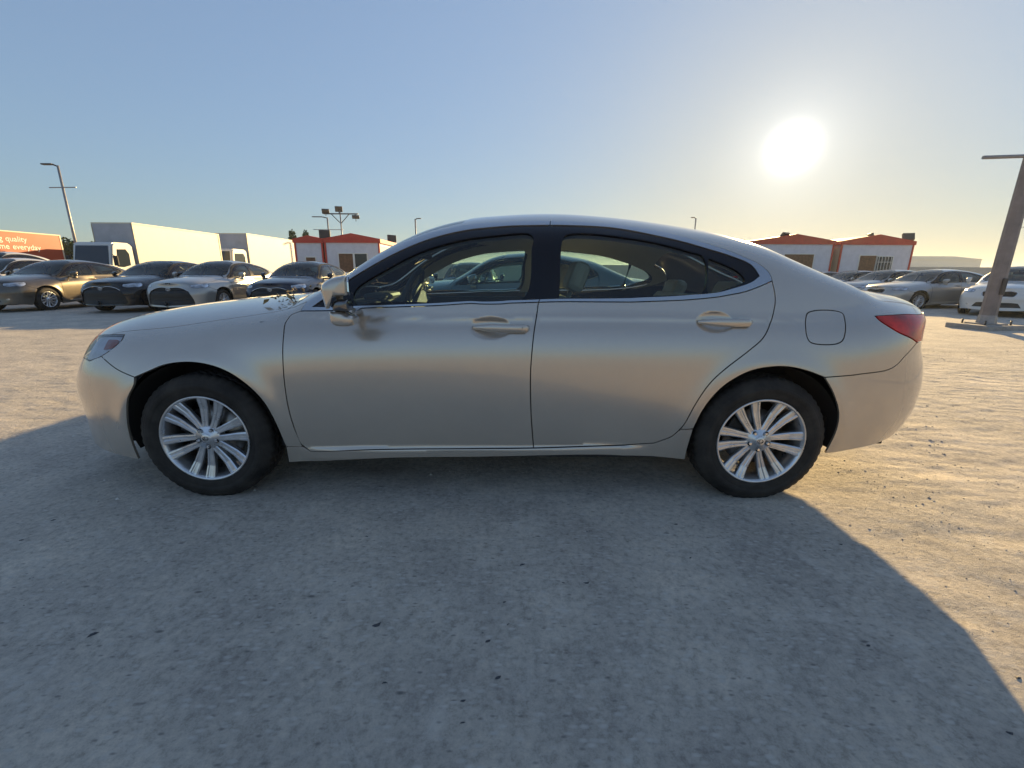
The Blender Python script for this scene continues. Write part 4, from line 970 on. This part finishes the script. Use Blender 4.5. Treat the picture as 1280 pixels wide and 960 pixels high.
def cabin(label, x0, x1, y0, y1, ze, za, wins, lights=(), zlow=-.004):
    r = empty('portable_cabin', ((x0+x1)/2, y0, 0), 0, label, 'cabin', 'white portable cabins with red roof edges')
    w = (x1-x0)/2; d = y1-y0
    MB().box(-w, w, 0, d, zlow, ze-.02).build('wall', [cab_wall], r)
    sd_ = MB(); sd_.box(w-.01, w+.012, .05, d-.02, .02, ze-.35); sd_.box(-w-.012, -w+.01, .05, d-.02, .02, ze-.35); sd_.build('sunlit_side', cab_sunlit, r)  # side sheets carrying the painted sunlit tint of the walls
    rf_ = MB(); e = .10; rf_.prism([(-w-e, ze), (0, za), (w+e, ze), (w+e, ze-.20), (-w-e, ze-.20)], -.06, d+.06); rf_.build('roof', cab_red, r)
    for sx in (-1, 1): MB().box(sx*w-.045, sx*w+.045, -.03, .04, zlow, ze-.2).build('corner_post', cab_red, r)
    for (a, b, z0, z1, kind) in wins:
        f_ = MB()
        for q in ((a-.05, a, z0-.05, z1+.05), (b, b+.05, z0-.05, z1+.05), (a, b, z0-.05, z0), (a, b, z1, z1+.05)): f_.box(q[0], q[1], -.035, .01, q[2], q[3])
        fo = f_.build('window', white_fr, r)
        MB().box(a, b, -.012, .004, z0, z1).build('pane', curtain if kind == 'c' else win_dark, fo)
        if kind == 'g':
            for i in range(5): MB().box(a+(b-a)*(i+.5)/5-.012, a+(b-a)*(i+.5)/5+.012, -.05, -.03, z0, z1).build('window_bar', white_fr, fo)
            for zz in (z0+(z1-z0)*.35, z0+(z1-z0)*.75): MB().box(a, b, -.064, -.052, zz-.014, zz+.014).build('window_bar', white_fr, fo)
    # air conditioner under the eaves
    for (x, y, yaw) in lights: floodlight(r, x, y, ze-.05, yaw=yaw, tilt=random.uniform(-.6, .6))
    return r
cabin('white cabin with red gable, partly behind the second box truck', -11.55, -10.12, 24, 31, 2.84, 3.02, [(-.2, .3, 1.0, 1.9, 'c')], [(.75, .4, .3)])
cabin('white cabin with red gable and side coloured as sunlit, left of the sedan roof', -9.95, -7.1, 24, 30.5, 2.86, 3.14, [(-.75, .0, 1.15, 2.1, 'c'), (.1, .75, 1.15, 2.1, 'd')], [(1.2, 3.5, .9)])
k1 = 26/21
cabin('white cabin with red gable right behind the sedan boot, floodlight on its roof', 11.25*k1, 14.85*k1, 26, 38, 3.05, 3.42, [(-.5, 1.2, 1.2, 2.3, 'c')], [(-.5, .3, .5)])
cabin('rightmost white cabin with red gable and a barred white window', 15.25*k1, 18.55*k1, 26, 38, 3.05, 3.42, [(-.9, .05, 1.0, 2.25, 'c'), (.12, 1.0, 1.0, 2.2, 'g')], [(1.9, .3, -.4), (-.1, .5, 1.2)])
# container-coloured strip between the right cabins
tag(MB().box(14.9*k1+.1, 15.2*k1-.08, 26.6, 36, 0, 2.75).build('side_gate', cab_red), 'dark red gate closing the gap between the two right cabins', 'gate')

truck_white = paint('truck_white_paint', (.62, .61, .59), metal=0, rough=.4, coat_r=.15, dust=.2)
box_cream = mat('truck_box_panel', (.54, .52, .49), .5, var=.06, vscale=2.5)
box_shaded = mat('truck_box_shaded', (.42, .42, .44), .55, var=.12, vscale=2)  # shade on the box front put into the colour, greyer than the sides
orange = mat('truck_orange', (.40, .052, .008), .45, var=.06, vscale=2)
edge_cream = mat('truck_edge', (.66, .58, .42), .5)
tyre_lo = tyre_m
def truck(label, X, y0, ybox, y1, top, cabz, boxm, w=1.95, text=None, rz=0.):
    """X is the side that faces +x; cab towards the camera"""
    r = empty('box_truck', (X-w/2, y0, 0), rz, label, 'truck', 'box trucks parked behind the cars')
    h = w/2; yb = ybox-y0; L = y1-y0
    c = MB(); c.prism([(0.02, .55), (.0, 1.25), (.22, cabz-.12), (.34, cabz), (yb-.25, cabz), (yb-.12, cabz-.12), (yb-.10, .55)], -h+.06, h-.06, axis='X')
    co = c.build('cab', truck_white, r)
    bm = bmesh.new(); bm.from_mesh(co.data); bmesh.ops.bevel(bm, geom=[e for e in bm.edges], offset=.05, segments=2, affect='EDGES'); bm.to_mesh(co.data); bm.free()
    n = Vector((0, -(cabz-.12-1.25), .22)).normalized()
    ws = MB(); 
    def fp(u, v, o=.012): # windscreen coordinates
        p0 = Vector((0, 0.0, 1.25)); p1 = Vector((0, .22, cabz-.12)); p = p0.lerp(p1, v)+n*o; return (u, p.y, p.z)
    a, b = -h+.16, h-.16; ws.add([fp(a, .06), fp(b, .06), fp(b*.94, .97), fp(a*.94, .97)], [(0, 1, 2, 3)]); ws.add([fp(a, .06, -.03), fp(b, .06, -.03), fp(b*.94, .97, -.03), fp(a*.94, .97, -.03)], [(0, 1, 2, 3)]); ws.build('windshield', win_dark, r)
    for sx in (-1, 1):
        m_ = MB(); xx = sx*(h-.06); x_a, x_b = sorted((xx-.01, xx+sx*.012))
        m_.prism([(.30, 1.32), (.42, cabz-.28), (yb-.52, cabz-.26), (yb-.38, cabz-.45), (yb-.40, 1.38), (yb-.75, 1.30)], x_a, x_b, axis='X'); m_.build('window', win_dark, r)
        mm = MB(); mm.box(min(sx*(h+.02), sx*(h+.20)), max(sx*(h+.02), sx*(h+.20)), .05, .13, 1.35, 1.75, .03); mm.tube([(sx*(h-.05), .15, 1.8), (sx*(h+.1), .1, 1.72)], .015, 6); mm.build('mirror', dark_m, r)
        hl = MB(); hl.box(min(sx*(h-.42), sx*(h-.12)), max(sx*(h-.42), sx*(h-.12)), -.03, .06, .72, .92, .02); hl.build('headlight', refl_m, r)
    MB().box(-h+.45, h-.45, -.02, .04, .70, 1.0).build('grille', dark_m, r); MB().box(-h+.03, h-.03, -.08, .12, .42, .62, .03).build('bumper', dark_m, r)
    MB().box(-h, h, yb, L, .85, top, .02).build('cargo_box', boxm, r)
    MB().box(-h+.04, h-.04, yb-.02, yb+.004, .9, top-.04).build('front_wall', box_shaded, r)  # thin sheet giving the box front its painted shade
    for (za, zb_) in ((.83, .90), (top-.05, top+.012)): MB().box(-h-.014, h+.014, yb-.01, L+.01, za, zb_).build('edge_rail', edge_cream, r)
    for sx in (-1, 1):
        for ya in (yb-.006, L-.06): MB().box(min(sx*h, sx*(h+.016)), max(sx*h, sx*(h+.016)), ya-.012, ya+.07, .92, top-.06).build('edge_rail', edge_cream, r)
    MB().box(-.35, .35, .5, L-.2, .55, .83).build('chassis', dark_m, r)
    for ya in (.75, L-1.5):
        for sx in (-1, 1):
            w_ = empty('wheel', (sx*(h-.22), ya, .40)); w_.parent = r
            MB().lathe([(.20, -.11), (.36, -.12), (.40, -.08), (.40, .08), (.36, .12), (.20, .11)], 28).build('tyre', tyre_m, w_).rotation_euler = (0, 0, PI/2)
            MB().lathe([(0, -.06), (.10, -.06), (.12, -.02), (.20, -.02), (.21, -.10), (.21, .1), (0, .06)], 24).build('rim', galv, w_).rotation_euler = (0, 0, PI/2)
    if text:
        for (tx, yy, zz, sz) in text:
            for word in reversed(tx.split()):
                cu = bpy.data.curves.new('lettering', 'FONT'); cu.body = word; cu.size = sz; cu.extrude = .004; cu.align_x = 'RIGHT'; cu.offset = .005
                o = bpy.data.objects.new('tmp', cu); COL.objects.link(o)
                dg = bpy.context.evaluated_depsgraph_get(); me = bpy.data.meshes.new_from_object(o.evaluated_get(dg)); bpy.data.objects.remove(o)
                me.materials.clear(); me.materials.append(mat('letter_white', (.78, .72, .62), .6)); q = link('lettering', me, r); q.rotation_euler = (PI/2, 0, PI/2); q.location = (h+.008, yy-y0, zz)
                yy -= max(v.co.x for v in me.vertices)-min(v.co.x for v in me.vertices)+sz*.35
    return r
truck('white box truck with a long sunlit cream box, beside the lamp mast', -16.5, 18.45, 19.8, 25.5, 3.16, 2.30, box_cream, w=1.75)
truck('smaller white box truck in front of the left cabins', -16.75, 26.8, 28.6, 35.2, 3.47, 2.48, box_cream, w=1.95)
truck('orange box truck with white lettering, cut off by the left edge', -29.6, 20.2, 22, 29.7, 3.38, 2.4, orange, w=2.1, text=[('cleaning quality', 27.6, 2.80, .44), ('time everyday', 28.3, 2.36, .44)])

# compound wall, hangar, tree line far away
tag(MB().box(-95, 120, 62, 62.3, -.02, 2.35).build('compound_wall', mat('far_wall', (.42, .38, .34), .9, var=.1, vscale=.5)), 'long low pale wall across the far side of the yard', 'wall')
hg = empty('hangar', (150, 190, 0), 0, 'long low pale building far beyond the wall at the right', 'building')
MB().box(0, 48, 0, 20, 0, 8).build('wall', mat('hangar_wall', (.55, .55, .52), .8), hg); hr = MB(); hr.prism([(-1, 8), (12, 9.2), (36, 9.2), (49, 8)], -.5, 20.5); hr.build('roof', mat('hangar_roof', (.50, .52, .52), .7), hg)
def tree(label, x, y, h, s, seed):
    r = empty('tree', (x, y, 0), 0, label, 'tree', 'dark trees behind the trucks'); rr = random.Random(seed)
    t_ = MB(); t_.tube([(0, 0, 0), (.05, 0, h*.45), (.0, .05, h*.8)], [.12, .09, .04], 7)
    for k in range(4): t_.tube([(0, 0, h*(.4+.08*k)), (rr.uniform(-s, s)*.6, rr.uniform(-s, s)*.6, h*(.65+.08*k))], [.05, .02], 5)
    t_.build('trunk', mat('bark', (.09, .07, .05), .9), r)
    c_ = MB()
    for i in range(900):
        u = Vector((rr.gauss(0, 1), rr.gauss(0, 1), rr.gauss(0, 1))).normalized()*rr.random()**.4
        cx, cy, cz = rr.choice([(-.4, 0, .78), (.4, .1, .75), (0, -.2, .9), (0, .3, .7)])
        p = Vector((cx*s+u.x*s*.6, cy*s+u.y*s*.6, h*cz+u.z*h*.17)); a = Vector((rr.gauss(0, 1), rr.gauss(0, 1), rr.gauss(0, 1))).normalized()*.11; b = a.orthogonal().normalized()*.07
        c_.cur = rr.choice([0, 1]); c_.add([p-a, p-b, p+a, p+b], [(0, 1, 2, 3)])
    c_.build('crown', [mat('leaf_dark', (.045, .07, .025), .7), mat('leaf_mid', (.08, .11, .04), .7)], r)
tree('dark green tree just left of the lamp mast', -32.5, 33, 3.25, 1.1, 3); tree('low dark tree just right of the lamp mast', -29.8, 33, 3.1, 1.2, 4); tree('small round tree behind the second truck, left part', -20.2, 41.8, 4.65, .5, 5); tree('small round tree behind the second truck, right part', -19.0, 41.8, 4.6, .5, 6)
cabin('dark red low roof just left of the long truck box', -27.6, -24.6, 32, 36, 3.3, 3.55, [], [(.3, .3, .2)])

# ------------------------------------------------------------------ lamp masts
def lamp(label, x, y, h, r0, r1, arm, bar=None, head=True, grp='lamp masts', sec=10, heads=None, pm=None):
    r = empty('street_lamp', (x, y, 0), 0, label, 'lamp post', grp)
    MB().tube([(0, 0, 0), (0, 0, h)], [r0, r1], sec, smooth=sec > 8).build('pole', pm or galv, r)
    if bar: MB().tube([(-bar[0], bar[2], bar[1]+.0), (bar[0], -bar[2], bar[1]+bar[3])], r1*.28+.012, 6).build('crossbar', galv, r)
    if head:
        q = MB(); q.tube([(0, 0, h-.05), (arm*.35, 0, h+.06)], r1*.7, 8); q.box(min(arm*.3, arm), max(arm*.3, arm), -.11, .11, h+.02, h+.10, .03); q.build('lamp_head', dark_st, r)
    if heads:
        q = MB(); q.tube([(-1.6, 0, h-.3), (1.75, 0, h-.3)], .06, 6); q.tube([(-.9, 0, h-.3), (0, 0, h-1.2)], .04, 5); q.tube([(.9, 0, h-.3), (0, 0, h-1.2)], .04, 5); q.build('crossbar', dark_st, r)
        for (a, z_, ti) in heads: floodlight(r, a, 0, z_, .34, yaw=.3, tilt=ti)
    return r
lamp('tall lamp mast with arm and crossbar above the truck cab at the left', -25.1, 26, 6.75, .085, .055, -.85, (.75, 5.62, 0, .02))
lamp('floodlight mast with three lamps above the left cabins', -16.9, 45, 6.98, .09, .06, 0, None, False, heads=[(-1.4, 6.5, .9), (-.1, 6.72, .3), (1.5, 6.0, 1.3)])
lamp('far lamp post with short arm left of the floodlight mast', -18.6, 46, 6.45, .10, .07, -1.5, (1.5, 5.3, 0, 0))
lamp('far lamp post over the sedan windscreen', -9.8, 46, 6.35, .09, .07, .6, None)
lamp('far lamp post just above the sedan roof', 18.3, 46, 6.6, .07, .06, -.5, None)
lamp('thin far mast at the right with two crossbars', 68, 62, 8.9, .18, .10, 1.2, (1.6, 7.6, 0, 0))
mast = lamp('thick grey lamp mast on a concrete block at the right edge', 10.66, 9.78, 8.2, .146, .085, -1.2, (.95, 3.52, .05, .05), sec=8, head=True, pm=mat('mast_paint', (.22, .19, .185), .6, .2, var=.2, vscale=3, bump=.2, bscale=20))
sl = MB(); sl.box(-.52, .52, -.42, .42, -.02, .10, .02); so_ = sl.build('base_block', mat('concrete', (.33, .30, .27), .9, var=.2, vscale=6, bump=.4, bscale=30), mast); so_.rotation_euler = (0, 0, .15)
for (a, b) in ((-.28, -.25), (.28, -.25), (-.28, .25), (.28, .25)): MB().tube([(a, b, .08), (a, b, .2)], .018, 6).build('anchor_bolt', dark_st, mast)
MB().box(-.24, .24, -.24, .24, .10, .125).build('base_plate', galv, mast)
MB().tube([(0, 0, .12), (0, 0, .30)], [.17, .15], 8, smooth=False).build('base_collar', galv, mast)

# ------------------------------------------------------------------ parked cars behind
def P_(n, c, **k): return paint(n, c, **k)
brown = P_('brown_paint', (.085, .07, .055), metal=.6, dust=.08); blackp = P_('black_paint', (.003, .004, .007), metal=.1, rough=.25, dust=.02, spec=.1); silver = P_('silver_paint', (.42, .41, .39), dust=.14)
navy = P_('navy_paint', (.010, .015, .035), metal=.2, dust=.02, spec=.1); whitep = P_('white_paint', (.70, .69, .66), metal=0, dust=.12); greyp = P_('grey_paint', (.10, .11, .12), metal=.5, dust=.1); teal = P_('bluegrey_paint', (.06, .09, .11), metal=.4, dust=.06); bluep = P_('blue_paint', (.012, .025, .055), metal=.2, dust=.03, spec=.1)
BG = dict(glass=glass_bg, trim=dark_m, lens=mat('lamp_glass', (.55, .58, .62), .12, .6, var=.5, vscale=9))
protoA = make_car('parked_car', 'black sedan facing the camera, between the brown and the silver sedans', mset(blackp, **BG), lo=True, front='wide', group='cars parked in the yard')
protoB = make_car('parked_car', 'grey-brown sedan with silver wheels, front corner towards the camera, far left row', mset(brown, **BG), lo=True, front='plain', group='cars parked in the yard')
index_kids()
def place(src, label, X, Y, deg, p=None, sc=(1, 1, 1), z=0, first=False):
    o = src if first else copy_tree(src)
    o['label'] = label; o.location = (X, Y, z); o.rotation_euler = (0, 0, math.radians(deg)); o.scale = sc
    if p is not None and not first:
        stack = [o]
        while stack:
            q = stack.pop(); stack += [c_ for c_ in NEWK.get(q.name, [])]
            if q.type == 'MESH':
                for s_ in q.material_slots:
                    if s_.material and s_.material.name.endswith('_paint'): s_.link = 'OBJECT'; s_.material = p
    return o
NEWK = {}
def copy_tree(o, parent=None):
    c = o.copy(); COL.objects.link(c); c.parent = parent
    if parent: NEWK.setdefault(parent.name, []).append(c)
    for ch in KIDS.get(o.name, ()): copy_tree(ch, c)
    return c
SEDA, SEDB = protoA, protoB
place(SEDA, protoA['label'], -11.3, 13.0, 90, first=True); place(SEDB, protoB['label'], -14.55, 12.95, 90, first=True)
place(SEDA, 'silver sedan with a large black grille, front row between the black and navy sedans', -9.25, 12.75, 90, silver)
place(SEDA, 'dark navy sedan directly behind the near sedan\'s bonnet and mirror', -6.62, 12.9, 91, navy)
place(SEDA, 'dark grey sedan seen through the front of the near sedan\'s windscreen', -3.95, 13, 89, greyp)
place(SEDB, 'dark blue sedan facing the camera, glimpsed through the near sedan\'s windscreen side', -1.35, 13, 90, bluep)
place(SEDB, 'blue-grey sedan parked parallel just beyond the near sedan, seen through its side windows', -1.45, 7.95, 1.5, teal)
place(SEDB, 'white sedan facing the camera, hidden by the near sedan but for its rear window', 1.3, 13.1, 88, whitep)
place(SEDB, 'white estate car at the left edge behind the brown sedan', -18.1, 14.6, 88, whitep, (1.0, 1, 1.06))
place(SEDB, 'tall white car at the far left below the orange truck', -22.4, 18.2, 90, whitep, (1, 1, 1.30))
place(SEDA, 'dark car in the second row, only its roof showing over the silver sedan', -12.9, 18.2, 90, greyp, (1, 1, 1.08))
# right-hand group
place(SEDB, 'silver sedan with its whole side showing, beside the thick lamp mast', 14.35, 16.55, 8, silver, (1, 1, .97), -.05)
place(SEDB, 'silver sedan second in the right row, windscreen and roof showing', 14.9, 19.2, 9, silver, (1, 1, .98), -.05)
place(SEDA, 'dark sedan third in the right row with a bright roof', 15.2, 21.6, 9, greyp, (1, 1, .97), -.05)
place(SEDB, 'white sedan farthest in the right row, next to the cabins', 15.0, 23.8, 10, whitep, (1, 1, .95), -.05)
place(SEDB, 'white car behind the foot of the thick lamp mast, front turned to the camera', 14.75, 13.2, 33, whitep, (1, 1, 1.0), -.02)
place(SEDB, 'dark sedan at the right edge behind the white car', 19.6, 16.4, 20, greyp, (1, 1, 1.02), -.02)
place(SEDB, 'white sedan at the far right edge, just past the white car by the mast', 18.6, 14.6, 30, whitep, (1, 1, 1.0), -.02)

# dry leaves caught at the base of the windscreen
lf = MB(); 
def deck_z(x, w):
    lo, hi = .80, float(max(_B0.f_zt(np.array(x)), _B0.f_zg(np.array(x))))
    for _ in range(24):
        m = (lo+hi)/2
        if BY0(x, m) > w: lo = m
        else: hi = m
    return lo
for i in range(26):
    lx = random.gauss(.30, .035); lw_ = random.uniform(.25, .60); q = hero.matrix_basis @ Vector((lx, -lw_, deck_z(lx, lw_)+random.uniform(.008, .04)))
    x, y, z = q
    a = Vector((random.gauss(0, 1), random.gauss(0, 1), random.gauss(0, .5))).normalized()*random.uniform(.012, .028); b = a.cross(Vector((random.gauss(0, .4), random.gauss(0, .4), 1))).normalized()*a.length*.45; p = Vector((x, y, z)); c_ = Vector((0, 0, .006))
    lf.cur = random.choice([0, 1, 1]); lf.add([p-a, p-b+c_, p+a, p+b+c_, p+c_*1.8], [(0, 1, 4), (1, 2, 4), (2, 3, 4), (3, 0, 4)])
tag(lf.build('dry_leaves', [mat('leaf_dry', (.30, .22, .10), .8), mat('leaf_brown', (.12, .08, .04), .8)]), 'small heap of dry leaves at the base of the near sedan\'s windscreen', 'leaves', kind='stuff')

# access hatch on the near mast
MB().box(-.045, .045, -.175, -.13, .75, 1.1, .01).build('access_hatch', dark_st, mast)
# ------------------------------------------------------------------ dusty air
def haze(dens):
    m = bpy.data.materials.new('haze'); m.use_nodes = True; t = m.node_tree; t.nodes.clear(); o = t.nodes.new('ShaderNodeOutputMaterial'); v = t.nodes.new('ShaderNodeVolumePrincipled')
    v.inputs['Color'].default_value = (.82, .9, 1, 1); v.inputs['Density'].default_value = dens; v.inputs['Anisotropy'].default_value = .45; t.links.new(v.outputs[0], o.inputs['Volume'])
    h = MB().box(-880, 880, -880, 880, -1.2, 16).build('haze', m); tag(h, kind='stuff'); h.data.materials[0] = m
haze(.0005)
